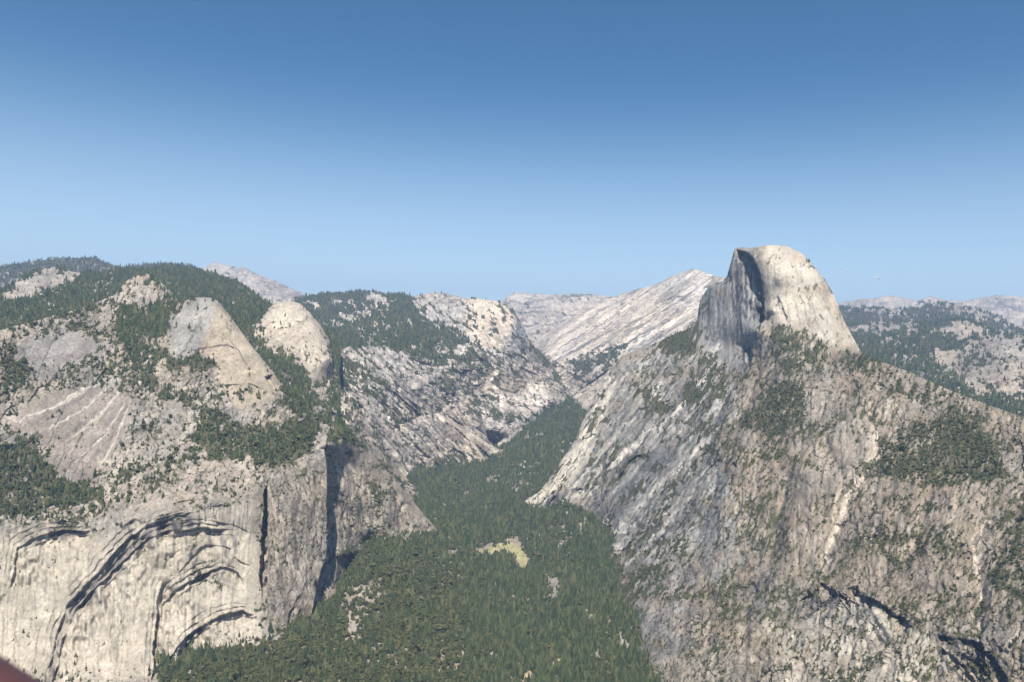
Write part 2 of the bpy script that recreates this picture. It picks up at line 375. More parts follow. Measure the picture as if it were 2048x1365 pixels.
RECESS += [('buttress', [(574, 1262), (580, 1222), (600, 1190), (616, 1163), (628, 1160), (636, 1180), (632, 1210)], 20, 40), ('buttress', [(590, 1290), (592, 1240), (600, 1215)], 10, 20)]
GULLY = [('buttress', [(600, 960), (592, 1060), (600, 1150)], 6, 9), ('buttress', [(570, 960), (565, 1080), (552, 1200)], 14, -8), ('buttress', [(632, 930), (628, 1040), (632, 1140)], 7, 8),
         ('great', [(1490, 735), (1445, 800), (1425, 865), (1330, 960), (1260, 1030), (1205, 1095)], 9, 30), ('great', [(1440, 715), (1385, 790), (1350, 825), (1250, 905), (1190, 960), (1140, 1005)], 8, 24),
         ('great', [(1510, 760), (1475, 850), (1452, 930), (1405, 1040), (1380, 1130), (1330, 1210)], 12, 34), ('great', [(1765, 830), (1757, 905), (1725, 960), (1690, 1010), (1672, 1070), (1640, 1150)], 12, 32),
         ('great', [(1590, 900), (1565, 1000), (1540, 1100), (1500, 1200), (1480, 1340)], 11, 26), ('great', [(2010, 1000), (1950, 1075), (1955, 1120), (1965, 1180), (1955, 1290)], 12, 28),
         ('great', [(1860, 960), (1845, 1060), (1800, 1140)], 11, 22), ('great', [(1640, 870), (1690, 960), (1680, 1010)], 9, 18), ('great', [(1330, 860), (1270, 930), (1200, 1000)], 8, 20), ('great', [(1400, 1110), (1420, 1200), (1400, 1340)], 11, 24),
         ('great', [(1605, 880), (1625, 1000), (1600, 1140)], 26, -26), ('great', [(1910, 960), (1890, 1080), (1890, 1190)], 28, -26), ('great', [(1480, 880), (1440, 1010), (1440, 1150)], 24, -24), ('great', [(1400, 870), (1310, 970), (1250, 1050)], 18, -18),
         ('great', [(1300, 780), (1200, 900), (1130, 980)], 20, -16), ('great', [(1560, 1130), (1530, 1250), (1540, 1360)], 24, -22), ('great', [(1780, 1010), (1740, 1090), (1720, 1150)], 22, -18), ('great', [(1240, 740), (1220, 800), (1180, 880)], 9, 16),
         ('left', [(640, 830), (665, 860), (690, 905), (712, 955), (728, 1010), (735, 1070)], 8, 18), ('left', [(420, 830), (440, 790), (470, 770)], 7, 12), ('left', [(790, 980), (800, 1040), (798, 1095)], 6, 30), ('left', [(770, 965), (765, 1030), (775, 1090)], 14, -14),
         ('left', [(830, 1020), (825, 1090)], 9, -12), ('left', [(310, 830), (300, 900), (310, 980)], 10, 12), ('left', [(560, 780), (585, 850), (580, 900)], 9, 14), ('left', [(600, 960), (590, 1060), (600, 1150)], 7, 10), ('left', [(565, 960), (560, 1080), (545, 1200)], 16, -10),
         ('plateau', [(880, 720), (885, 800), (880, 900)], 8, 50), ('plateau', [(935, 740), (915, 800), (920, 870)], 7, 40), ('plateau', [(800, 720), (840, 800), (870, 880)], 8, 40), ('plateau', [(980, 660), (985, 740), (960, 800)], 8, 40), ('plateau', [(1035, 650), (1040, 700), (1060, 760)], 7, 45),
         ('plateau', [(760, 720), (800, 790), (850, 880)], 16, -30), ('plateau', [(910, 740), (895, 830), (905, 900)], 14, -30), ('plateau', [(1000, 680), (1010, 740), (1000, 800)], 16, -30)]
FC = np.random.default_rng(31)
for k in range(34):
    x = FC.uniform(990, 1290); y = FC.uniform(592, 690); l = FC.uniform(20, 80)
    LINES.append(('far_c', [(x, y), (x+l*.5, y-l*.04+FC.uniform(-2, 2)), (x+l, y-l*.1)], FC.uniform(.8, 2.6), (.14, .15, .15), FC.uniform(.4, .85)))
for k in range(26):
    x = FC.uniform(400, 620); y = FC.uniform(535, 620); l = FC.uniform(15, 45)
    LINES.append(('far_b', [(x, y), (x+l, y+l*FC.uniform(-.1, .6))], FC.uniform(.8, 2.4), (.15, .16, .165) if FC.random() < .7 else (.6, .6, .6), FC.uniform(.3, .8)))
for k in range(30):
    x = FC.uniform(1690, 2050); y = FC.uniform(598, 650); l = FC.uniform(15, 50)
    LINES.append(('far_d', [(x, y), (x+l, y+l*FC.uniform(-.15, .25))], FC.uniform(.8, 2.4), (.14, .15, .155), FC.uniform(.3, .8)))
def vegline(layer, pts, w, dens, con=1):
    L1 = []; L2 = []
    for i, (x, y) in enumerate(pts):
        a = pts[max(0, i-1)]; b = pts[min(len(pts)-1, i+1)]; l = math.hypot(b[0]-a[0], b[1]-a[1]); nx, ny = -(b[1]-a[1])/l*w, (b[0]-a[0])/l*w
        L1.append((x+nx, y+ny)); L2.append((x-nx, y-ny))
    veg(layer, dens, con, *(L1+L2[::-1]))


vegline('plateau', [(905, 730), (895, 770), (888, 818)], 9, .8); vegline('plateau', [(918, 762), (940, 790), (960, 812)], 6, .8); vegline('plateau', [(874, 765), (872, 830), (876, 890)], 5, .7)
vegline('plateau', [(700, 760), (760, 800), (820, 860)], 7, .7); vegline('plateau', [(740, 740), (800, 790), (850, 850)], 5, .6); vegline('plateau', [(960, 690), (990, 720), (1000, 760)], 6, .6); vegline('plateau', [(985, 835), (1040, 838), (1090, 830)], 6, .8)
vegline('plateau', [(1055, 690), (1090, 730), (1120, 770)], 5, .7); vegline('plateau', [(700, 720), (690, 780), (720, 830)], 8, .6)
vegline('ridge', [(1140, 752), (1180, 727), (1225, 708), (1262, 690)], 7, .75); vegline('ridge', [(1160, 770), (1200, 748), (1240, 722)], 9, .75); vegline('ridge', [(1100, 735), (1150, 725), (1200, 712)], 4, .6)
for p_, w_, d_ in (([(1330, 925), (1270, 985), (1215, 1050)], 8, .6), ([(1300, 895), (1240, 950), (1180, 1010)], 7, .6), ([(1425, 890), (1350, 975), (1290, 1045)], 6, .6), ([(1250, 880), (1200, 940), (1170, 985)], 8, .6), ([(1230, 790), (1215, 850), (1180, 930)], 5, .5),
                   ([(1340, 1010), (1290, 1070), (1250, 1110)], 10, .55), ([(1260, 770), (1300, 790), (1345, 820)], 8, .6), ([(1460, 760), (1430, 830), (1410, 870)], 6, .5), ([(1480, 880), (1440, 950), (1430, 1000)], 6, .4), ([(1540, 990), (1500, 1080), (1490, 1160)], 9, .4),
                   ([(1740, 920), (1700, 1000), (1690, 1060)], 7, .45), ([(1700, 1040), (1760, 1070), (1820, 1080)], 10, .5), ([(1780, 1200), (1860, 1215), (1960, 1225)], 12, .45), ([(1600, 720), (1660, 730), (1740, 745), (1850, 775)], 10, .55), ([(1740, 760), (1850, 800), (1960, 840)], 10, .5),
                   ([(1300, 1130), (1380, 1110), (1440, 1090)], 9, .5), ([(1560, 1330), (1640, 1340), (1720, 1350)], 12, .5), ([(1450, 1230), (1430, 1290), (1440, 1350)], 8, .35)):
    vegline('great', p_, w_, d_, .4)
for p_, w_, d_ in (([(560, 790), (600, 830), (640, 870)], 8, .7), ([(300, 560), (330, 590), (340, 620)], 6, .7), ([(20, 668), (130, 630), (220, 605)], 5, .5), ([(420, 800), (450, 780), (520, 790)], 6, .5), ([(250, 940), (330, 930), (400, 925)], 8, .45), ([(650, 860), (690, 890), (720, 930)], 8, .6),
                   ([(740, 960), (760, 1000), (765, 1060)], 8, .4), ([(60, 1040), (170, 1020), (260, 990)], 7, .45), ([(560, 1010), (600, 990), (640, 960)], 5, .3), ([(390, 1150), (420, 1160), (480, 1190)], 6, .35)):
    vegline('left', p_, w_, d_, .6)
vegline('great', [(1135, 1020), (1165, 1060), (1190, 1092), (1225, 1122), (1245, 1185), (1225, 1255), (1225, 1300), (1285, 1345), (1330, 1390)], 17, .62, .8)
vegline('left', [(695, 1105), (740, 1072), (800, 1085), (875, 1062)], 9, .55, .8); vegline('left', [(350, 1325), (480, 1295), (600, 1250), (650, 1190)], 8, .5, .5)
vegline('spur', [(830, 945), (870, 925), (930, 915), (1000, 915)], 8, .6); vegline('great', [(1060, 1000), (1130, 1003)], 6, .5)
RG = np.random.default_rng(12)
for k in range(60):
    x = RG.uniform(680, 860); y = RG.uniform(730, 900); l = RG.uniform(25, 90)
    for lay in ('plateau', 'basket', 'spur'):
        LINES.append((lay, [(x, y), (x+l*.5, y+l*.5+RG.uniform(-4, 4)), (x+l, y+l*1.05)], RG.uniform(.8, 2.6), (.52, .48, .42) if RG.random() < .5 else (.10, .105, .10), RG.uniform(.35, .8)))
# -- cloud-high ridge
RG = np.random.default_rng(11)
for k in range(120):
    x = RG.uniform(1130, 1430); y = RG.uniform(565, 720); l = RG.uniform(40, 130)
    dark = RG.random() < .55
    LINES.append(('ridge', [(x, y), (x-l*.5, y+l*.30+RG.uniform(-3, 3)), (x-l, y+l*.62)], RG.uniform(.6, 2.2), (.17, .17, .175) if dark else (.70, .62, .52), RG.uniform(.35, .8)))
LINES += [('ridge', [(1250, 690), (1215, 715), (1160, 735), (1145, 760)], 2, (.6, .58, .53), .9), ('ridge', [(1240, 705), (1190, 730), (1160, 760)], 4, (.06, .075, .05), .8),
          ('ridge', [(1225, 712), (1180, 722), (1130, 726)], 4, (.06, .075, .05), .7)]
# -- right, beyond the shoulder
veg('beyond', .03, 1, (1855, 668), (1890, 648), (1920, 638), (1960, 648), (1995, 665), (1950, 672), (1880, 672))
veg('beyond', .16, 1, (1930, 700), (1990, 680), (2080, 650), (2080, 770), (2000, 740))
veg('beyond', .12, 1, (1950, 780), (1990, 762), (2080, 765), (2080, 800), (1990, 795))
veg('beyond', .25, 1, (1690, 652), (1760, 650), (1840, 646), (1840, 662), (1760, 668), (1690, 666))
veg('beyond', .24, 1, (1860, 700), (2000, 690), (2080, 700), (2080, 810), (1960, 790), (1900, 740))
veg('beyond', .1, 1, (1770, 655), (1830, 640), (1840, 655), (1780, 665))
# -- valley floor
veg('floor', .0, 1, (955, 1103), (978, 1089), (1020, 1083), (1044, 1093), (1057, 1116), (1064, 1144), (1044, 1146), (1028, 1121), (1010, 1110), (984, 1114))
veg('floor', .05, 1, (1090, 1150), (1118, 1150), (1124, 1200), (1100, 1205))
veg('floor', .0, 1, (1100, 1335), (1115, 1318), (1126, 1318), (1124, 1338))
veg('floor', .0, 1, (1045, 1365), (1050, 1340), (1062, 1340), (1058, 1365))
veg('floor', .05, 1, (848, 1350), (856, 1320), (862, 1350))
veg('floor', .84, .3, (690, 1080), (760, 1090), (840, 1110), (930, 1120), (960, 1200), (930, 1290), (780, 1260), (700, 1200))
veg('floor', .82, .3, (330, 1365), (480, 1300), (640, 1230), (700, 1190), (780, 1260), (930, 1290), (940, 1420), (330, 1420))
veg('floor', .3, .5, (690, 1190), (760, 1150), (770, 1200), (720, 1290), (690, 1280))
veg('floor', 0, 1, (-100, 1300), (290, 1300), (325, 1385), (300, 1530), (-100, 1530))
veg('floor', .25, .5, (965, 955), (1010, 945), (1000, 965))


def blur(A, r):
    for ax in (0, 1):
        pad = [(0, 0), (0, 0)]; pad[ax] = (r+1, r)
        c = np.cumsum(np.pad(A, pad, mode='edge'), axis=ax)
        n = A.shape[ax]
        A = (np.take(c, np.arange(2*r+1, 2*r+1+n), axis=ax)-np.take(c, np.arange(0, n), axis=ax))/(2*r+1)
    return A


# ------------------------------------------------------------------ object helpers
def tag(o, label=None, cat=None, group=None, kind=None):
    if label: o['label'] = label
    if cat: o['category'] = cat
    if group: o['group'] = group
    if kind: o['kind'] = kind
    return o


def grid_mesh(name, P, col, mat):
    ny, nx = P.shape[:2]
    me = bpy.data.meshes.new(name)
    V = P.reshape(-1, 3)
    idx = np.arange(ny*nx).reshape(ny, nx)
    # rows run from the crest downwards
    q = np.stack([idx[:-1, :-1], idx[1:, :-1], idx[1:, 1:], idx[:-1, 1:]], -1).reshape(-1, 4)
    me.vertices.add(len(V)); me.vertices.foreach_set('co', V.astype(np.float32).ravel())
    me.loops.add(q.size); me.loops.foreach_set('vertex_index', q.astype(np.int32).ravel())
    me.polygons.add(len(q)); me.polygons.foreach_set('loop_start', np.arange(0, q.size, 4, dtype=np.int32))
    me.polygons.foreach_set('use_smooth', np.ones(len(q), bool))
    me.update(calc_edges=True)
    at = me.attributes.new('albedo', 'FLOAT_COLOR', 'POINT')
    c4 = np.ones((len(V), 4), np.float32); c4[:, :3] = col.reshape(-1, 3)
    at.data.foreach_set('color', c4.ravel())
    me.materials.append(mat)
    o = bpy.data.objects.new(name, me); COL.objects.link(o)
    return o


def normals(P):
    du = np.gradient(P, axis=1); dv = np.gradient(P, axis=0)
    n = np.cross(dv, du)
    l = np.linalg.norm(n, axis=2, keepdims=True)
    return n/np.maximum(l, 1e-9), l[..., 0]


# ------------------------------------------------------------------ materials
def new_mat(name):
    m = bpy.data.materials.new(name); m.use_nodes = True
    nt = m.node_tree; nt.nodes.clear()
    return m, nt, nt.nodes, nt.links


def rock_material(name, scale, bump):
    m, nt, N, L = new_mat(name)
    out = N.new('ShaderNodeOutputMaterial'); b = N.new('ShaderNodeBsdfPrincipled')
    b.inputs['Roughness'].default_value = .9; b.inputs['Specular IOR Level'].default_value = .15
    at = N.new('ShaderNodeAttribute'); at.attribute_name = 'albedo'
    tc = N.new('ShaderNodeTexCoord')
    n1 = N.new('ShaderNodeTexNoise'); n1.inputs['Scale'].default_value = .12/scale; n1.inputs['Detail'].default_value = 5; n1.inputs['Roughness'].default_value = .7
    L.new(tc.outputs['Object'], n1.inputs['Vector'])
    mp = N.new('ShaderNodeMapping'); mp.inputs['Scale'].default_value = (.09/scale, .09/scale, .012/scale)
    L.new(tc.outputs['Object'], mp.inputs['Vector'])
    n2 = N.new('ShaderNodeTexNoise'); n2.inputs['Scale'].default_value = 1; n2.inputs['Detail'].default_value = 4; n2.inputs['Roughness'].default_value = .6
    L.new(mp.outputs['Vector'], n2.inputs['Vector'])
    r1 = N.new('ShaderNodeMapRange'); r1.inputs['From Min'].default_value = .3; r1.inputs['From Max'].default_value = .7; r1.inputs['To Min'].default_value = .72; r1.inputs['To Max'].default_value = 1.24
    L.new(n1.outputs['Fac'], r1.inputs['Value'])
    r2 = N.new('ShaderNodeMapRange'); r2.inputs['From Min'].default_value = .3; r2.inputs['From Max'].default_value = .7; r2.inputs['To Min'].default_value = .84; r2.inputs['To Max'].default_value = 1.14
    L.new(n2.outputs['Fac'], r2.inputs['Value'])
    mu = N.new('ShaderNodeMath'); mu.operation = 'MULTIPLY'
    L.new(r1.outputs[0], mu.inputs[0]); L.new(r2.outputs[0], mu.inputs[1])
    vm = N.new('ShaderNodeVectorMath'); vm.operation = 'SCALE'
    L.new(at.outputs['Color'], vm.inputs[0]); L.new(mu.outputs[0], vm.inputs['Scale'])
    L.new(vm.outputs[0], b.inputs['Base Color'])
    bp = N.new('ShaderNodeBump'); bp.inputs['Strength'].default_value = bump; bp.inputs['Distance'].default_value = 5*scale
    L.new(mu.outputs[0], bp.inputs['Height']); L.new(bp.outputs['Normal'], b.inputs['Normal'])
    L.new(b.outputs[0], out.inputs['Surface'])
    return m


def leaf_material(name, c0, c1, c2):
    m, nt, N, L = new_mat(name)
    out = N.new('ShaderNodeOutputMaterial'); b = N.new('ShaderNodeBsdfPrincipled')
    b.inputs['Roughness'].default_value = .75; b.inputs['Specular IOR Level'].default_value = .2
    oi = N.new('ShaderNodeObjectInfo')
    cr = N.new('ShaderNodeValToRGB'); e = cr.color_ramp.elements
    e[0].position = 0; e[0].color = (*c0, 1); e[1].position = 1; e[1].color = (*c2, 1)
    k = e.new(.55); k.color = (*c1, 1)
    L.new(oi.outputs['Random'], cr.inputs['Fac'])
    tc = N.new('ShaderNodeTexCoord'); n = N.new('ShaderNodeTexNoise'); n.inputs['Scale'].default_value = .5; n.inputs['Detail'].default_value = 2
    L.new(tc.outputs['Object'], n.inputs['Vector'])
    r = N.new('ShaderNodeMapRange'); r.inputs['From Min'].default_value = .3; r.inputs['From Max'].default_value = .7; r.inputs['To Min'].default_value = .65; r.inputs['To Max'].default_value = 1.35
    L.new(n.outputs['Fac'], r.inputs['Value'])
    vm = N.new('ShaderNodeVectorMath'); vm.operation = 'SCALE'
    L.new(cr.outputs['Color'], vm.inputs[0]); L.new(r.outputs[0], vm.inputs['Scale'])
    L.new(vm.outputs[0], b.inputs['Base Color']); L.new(b.outputs[0], out.inputs['Surface'])
    return m


def plain_material(name, c, rough=.8, noise=.2, scale=3):
    m, nt, N, L = new_mat(name)
    out = N.new('ShaderNodeOutputMaterial'); b = N.new('ShaderNodeBsdfPrincipled'); b.inputs['Roughness'].default_value = rough
    tc = N.new('ShaderNodeTexCoord'); n = N.new('ShaderNodeTexNoise'); n.inputs['Scale'].default_value = scale
    L.new(tc.outputs['Object'], n.inputs['Vector'])
    r = N.new('ShaderNodeMapRange'); r.inputs['To Min'].default_value = 1-noise; r.inputs['To Max'].default_value = 1+noise
    L.new(n.outputs['Fac'], r.inputs['Value'])
    vm = N.new('ShaderNodeVectorMath'); vm.operation = 'SCALE'; vm.inputs[0].default_value = c
    L.new(r.outputs[0], vm.inputs['Scale']); L.new(vm.outputs[0], b.inputs['Base Color']); L.new(b.outputs[0], out.inputs['Surface'])
    return m


ROCK = {1: rock_material('granite_near', 1.0, .4), 2: rock_material('granite_mid', 1.7, .5), 3: rock_material('granite_far', 3.5, .4)}
CONIFER = leaf_material('conifer_needles', (.028, .043, .020), (.060, .083, .034), (.140, .140, .062))
BROAD = leaf_material('broad_leaves', (.050, .060, .024), (.076, .082, .031), (.115, .112, .045))
BARK = plain_material('bark', (.10, .065, .045))

GREY = np.array([.235, .222, .206]); WARM = np.array([.30, .25, .192]); DUFF = np.array([.062, .060, .034]); SHRUB = np.array([.080, .080, .034])
SCATTER = []        # tree positions: (layer, xyz, px, py, range, conifer?, size)


# ------------------------------------------------------------------ slopes
def slope(key, name, label, top, bot, ctrl, mat=1, sp=SP, veg0=.05, con0=.8, warm=.5, bright=1., amp=8., scale=120., rnd=(0.01, 10), cliff=0., crack=.5,
          ribs=(), tree=(80., 20.), jag=1.5, back=True, soil=0., mott=.3, vang=0, vst=1.15, slabs=(), side=False, duffy=1.):
    x0, x1 = top[0][0], top[-1][0]
    nx = int((x1-x0)/sp)+1
    cx = np.linspace(x0, x1, nx)
    if x0 <= -60: cx = np.concatenate([np.arange(x0-480, x0, 12.), cx])       # the country goes on outside the frame
    if x1 >= 2100: cx = np.concatenate([cx, np.arange(x1+12, x1+500, 12.)])
    nx = len(cx)
    ty = ip(top, cx)+np.clip(cx-2120, 0, 999)*.25+jag*fbm2(cx/16, cx*0+3.3, 3, 5); by = np.maximum(ip(bot, cx), ty+6)
    ny = int(np.max(by-ty)/sp)+1
    t = np.linspace(0, 1, ny)[:, None]
    PX = np.repeat(cx[None], ny, 0); PY = ty[None]+(by-ty)[None]*t
    lr = rbf(ctrl)(PX, PY)
    lr = lr+rnd[0]*np.exp(-(PY-ty[None])/rnd[1])
    for lay, pl, dep, fade, *rmp in RECESS:
        if lay != key: continue
        rmp = rmp[0] if rmp else .1
        d, s, tt = line_dist(PX+1.8*noise2(PX/9, PY/9, 3)+4*noise2(PX/31, PY/37, 13), PY+1.8*noise2(PX/9, PY/9, 4)+4*noise2(PX/37, PY/31, 14), pl, fade*3+10)
        dep = dep*np.clip(1+.75*noise2(PX/22, PY/50, 15)+.35*noise2(PX/8, PY/12, 16), .05, 2)
        ends = sstep(0, .10, tt)*sstep(0, rmp, 1-tt)
        lr = lr+np.where(s > 0, sstep(0, 2.2, d)*np.exp(-d/fade), 0)*dep*ends/np.exp(lr)
    for (lay, pl, w_, dep) in GULLY:
        if lay != key: continue
        d, s, tt = line_dist(PX+5*noise2(PX/30, PY/30, 23), PY+5*noise2(PX/30, PY/30, 24), pl, w_*3)
        lr = lr+dep*np.exp(-np.minimum(d/w_, 6)**1.4)*sstep(0, .15, tt)*sstep(0, .15, 1-tt)/np.exp(lr)
    for (ang, ln, wd, am, poly) in ribs:
        a = math.radians(ang); u = PX*math.cos(a)+PY*math.sin(a); v = -PX*math.sin(a)+PY*math.cos(a)
        v = v+7*noise2(u/90, v/40, 8)
        r_ = fbm2(u/ln, v/wd, 3, 21, .55)
        k = 1.
        if poly is not None:
            k = in_poly(PX+12*noise2(PX/25, PY/25, 31), PY+12*noise2(PX/25, PY/25, 32), poly)*1.
        k = k*(.35+.65*sstep(-.3, .4, fbm2(PX/90, PY/70, 2, 33)))
        lr = lr+am*.55*k*(-np.abs(r_)*2+.5)/np.exp(lr)
    wx = PX+9*fbm2(PX/30, PY/30, 3, 81); wy = PY+7*fbm2(PX/30, PY/30, 3, 83)
    smooth = np.zeros(PX.shape); tints = []
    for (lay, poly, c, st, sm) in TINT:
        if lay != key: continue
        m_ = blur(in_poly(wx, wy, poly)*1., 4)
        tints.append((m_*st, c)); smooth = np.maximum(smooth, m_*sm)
    tone = np.ones(PX.shape); joint = np.zeros(PX.shape)
    for si, (ang, ln, wd, am, tn_, poly) in enumerate(slabs):
        a = math.radians(ang); u = PX*math.cos(a)+PY*math.sin(a); v = -PX*math.sin(a)+PY*math.cos(a)
        u = u+.22*ln*fbm2(u/ln*1.3, v/wd*1.3, 3, 141); v = v+.30*wd*fbm2(u/ln*1.3, v/wd*1.3, 3, 143)
        cu, cv, r1_, r2_, ed = slabs2(u/ln, v/wd, 150+si*7)
        k = np.ones(PX.shape)
        if poly is not None:
            k = blur(in_poly(PX+14*noise2(PX/25, PY/25, 31), PY+14*noise2(PX/25, PY/25, 32), poly)*1., 4)
        lr = lr+k*am*(1-.7*smooth)*((r1_-.5)*.9+cv*(r2_-.5)*1.6+cu*(r1_-.5)*.8)/np.exp(lr)
        tone = tone*(1+k*tn_*((r2_-.5)*1.3+(r1_-.5)*.5))
        joint = np.maximum(joint, k*(1-sstep(.015, .085, ed))*sstep(.25, .6, r1_+.35*noise2(PX/20, PY/20, 33)))
    R = np.exp(lr)
    sx, sy, tn = bearing(PX, PY)
    P = np.stack([sx*R, sy*R, CAMZ+tn*R], -1)
    nrm, _ = normals(P)
    X, Y, Z = (P[..., i]/scale for i in range(3))
    big = fbm3(X, Y, Z, 3, 40)
    mid = fbm3(X*4.3, Y*4.3, Z*(4.3-3.2*cliff), 3, 50)
    fin = fbm3(X*15, Y*15, Z*(15-11*cliff), 2, 60)
    rid = 1-np.abs(fbm3(X*2.6, Y*2.6, Z*(2.6-1.8*cliff), 3, 70))*2.2
    disp = amp*(1-.75*smooth)*(.9*big+.38*mid+.16*fin-.35*sstep(.55, 1, rid))
    fade = np.ones((ny, 1)); k = min(ny, 8); fade[:k, 0] = np.linspace(.25, 1, k)
    P = P+nrm*(disp*fade)[..., None]
    nrm, area = normals(P)
    nrm *= np.sign((nrm*(-np.stack([sx, sy, tn], -1))).sum(-1, keepdims=True)+1e-9)
    # what grows here
    V = np.full(PX.shape, float(veg0)); K = np.full(PX.shape, float(con0))
    for (lay, poly, d, c) in VEG:
        if lay != key: continue
        m_ = in_poly(wx, wy, poly)
        V[m_] = d; K[m_] = c
    if key == 'floor': K = np.clip(K+.55*np.minimum(0, fbm2(PX/70, PY/40, 3, 97))-.0, 0, 1); V = np.clip(V*(1+.25*np.minimum(0, fbm2(PX/40, PY/25, 3, 98))), 0, 1)
    V = blur(V, 5); K = blur(K, 24 if key == 'floor' else 8)
    va = math.radians(vang); vu = PX*math.cos(va)+PY*math.sin(va); vv_ = -PX*math.sin(va)+PY*math.cos(va)
    clump = fbm2(vu/(6.2*vst), vv_/(6.2/vst**.6), 3, 91, .65)+.5*fbm2(PX/50, PY/36, 3, 95)
    clump = clump+.30*joint*(1-smooth)
    q = np.sort(clump.ravel()[::97]); u = np.searchsorted(q, clump.ravel()).reshape(clump.shape)/len(q)
    steep = sstep(.06, .32, np.abs(nrm[..., 2]))
    Ve = V*(.30+.70*steep)
    dens = sstep(1-Ve-.05, 1-Ve+.05, u)*np.where(Ve < .015, 0, 1)
    lone = np.minimum(Ve, .5)*.10
    # rock colour
    wmix = np.clip(warm+.55*fbm2(PX/110, PY/70, 4, 101)+.25*mid, 0, 1)[..., None]
    col = GREY*(1-wmix)+WARM*wmix
    m1 = fbm3(X*6, Y*6, Z*6*(1-.75*cliff), 4, 110, .65)
    m2 = fbm2(PX/5, PY/4.2, 3, 115, .6)
    m3 = fbm2(PX/45+2*m2/9, PY/30, 3, 117)
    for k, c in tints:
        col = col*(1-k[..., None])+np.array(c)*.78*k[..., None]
    ro = 1-smooth
    col = col*np.clip(bright*(1+ro*(mott*1.2*m1+mott*1.2*m2)+.38*m3+.2*big), .25, 2)[..., None]
    cr = sstep(.86, 1, 1-np.abs(fbm3(X*4, Y*4, Z*(4-3*cliff), 4, 120))*1.9)*crack*ro*sstep(-.1, .3, m3)
    col = col*((1-np.clip(.6*cr, 0, .85))*(1-.62*joint*(1-.92*smooth))*(1+(tone-1)*(1-.5*smooth)))[..., None]
    if soil:
        s_ = sstep(.0, .5, fbm2(PX/40, PY/28, 4, 131))*soil
        col = col*(1-s_[..., None])+np.array([.25, .195, .135])*s_[..., None]
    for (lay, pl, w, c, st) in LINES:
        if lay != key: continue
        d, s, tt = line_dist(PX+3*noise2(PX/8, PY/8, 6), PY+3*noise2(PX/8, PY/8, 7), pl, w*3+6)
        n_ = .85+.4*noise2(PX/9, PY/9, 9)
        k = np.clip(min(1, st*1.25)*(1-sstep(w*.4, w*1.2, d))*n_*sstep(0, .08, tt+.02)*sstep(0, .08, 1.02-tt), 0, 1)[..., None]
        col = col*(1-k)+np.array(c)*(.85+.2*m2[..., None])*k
    # litter and low scrub under the trees
    g = np.clip(dens*1.15, 0, .95)[..., None]*duffy
    gc = DUFF*K[..., None]+SHRUB*(1-K[..., None])
    col = col*(1-g)+gc*(1+.3*m2[..., None])*g
    if key == 'floor':
        for poly, c in (((VEG_MEADOW), (.33, .30, .16)), (CLEAR_A, (.40, .33, .2)), (CLEAR_B, (.42, .33, .2))):
            m_ = in_poly(wx*.5+PX*.5, wy*.5+PY*.5, poly)
            col[m_] = np.array(c)*(1+.35*m2[m_][..., None]+.2*m1[m_][..., None])
    col = np.clip(col, .012, .8)
    # trees
    vis = (PX > -60) & (PX < 2110) & (PY < 1420)
    Rn = R/3000
    a0 = tree[0]*np.maximum(1, Rn)**1.25
    lam = (dens+lone)*area*np.clip(np.abs(nrm[..., 2]), .12, 1)/a0*vis
    n = RNG.poisson(np.clip(lam, 0, 6))
    ii = np.repeat(np.arange(n.size), n.ravel())
    if len(ii):
        jj = np.array(P).reshape(-1, 3)[ii]
        du = np.gradient(P, axis=1).reshape(-1, 3)[ii]; dv = np.gradient(P, axis=0).reshape(-1, 3)[ii]
        jj = jj+du*(RNG.random((len(ii), 1))-.5)+dv*(RNG.random((len(ii), 1))-.5)
        con = RNG.random(len(ii)) < K.ravel()[ii]
        vv = V.ravel()[ii]
        h = tree[1]*.85*(.5+.5*np.minimum(1, vv+.2))*np.exp(RNG.normal(0, .36, len(ii)))*np.minimum(1.2, np.maximum(1, Rn.ravel()[ii])**.2)
        h = np.where(con, h, h*.46)
        SCATTER.append((key, jj, PX.ravel()[ii], PY.ravel()[ii], R.ravel()[ii], con, h))
    if back:
        rows = []; c0 = P[0]; hd = np.stack([sx[0], sy[0], 0*sx[0]], -1); rr = R[0][:, None]
        for kd, kz in ((.003, .0006), (.008, .003), (.018, .010), (.04, .028), (.08, .07), (.14, .14)):
            q = c0+hd*rr*kd; q[:, 2] -= (rr*kz)[:, 0]
            q = q+hd*(rr*kd*.12)*fbm2(cx/20, cx*0+kd*90, 2, 5)[:, None]
            rows.append(q)
        P = np.concatenate([np.stack(rows[::-1]), P], 0)
        col = np.concatenate([np.repeat(col[:1], len(rows), 0), col], 0)
    if side:
        d_ = P-np.array([0, 0, CAMZ]); e = P[:, -1]; h_ = d_[:, -1].copy(); h_[:, 2] = 0
        P = np.concatenate([P]+[(e+h_*k+np.array([0, 0, -1.])*k*0)[:, None] for k in (.004, .012, .03, .06, .10, .15)], 1)
        col = np.concatenate([col]+[col[:, -1:]]*6, 1)
    o = grid_mesh(name, P, col, ROCK[mat])
    tag(o, label, kind='structure')
    return o


VEG_MEADOW = [(958, 1102), (980, 1091), (1018, 1085), (1040, 1095), (1052, 1116), (1058, 1138), (1046, 1138), (1032, 1116), (1012, 1103), (985, 1108)]
CLEAR_A = [(1100, 1335), (1115, 1318), (1126, 1318), (1124, 1338)]
CLEAR_B = [(1045, 1365), (1050, 1340), (1062, 1340), (1058, 1365)]

veg('upland', .1, 1, (5, 594), (60, 555), (100, 530), (150, 542), (168, 555), (110, 578), (60, 592), (20, 598))
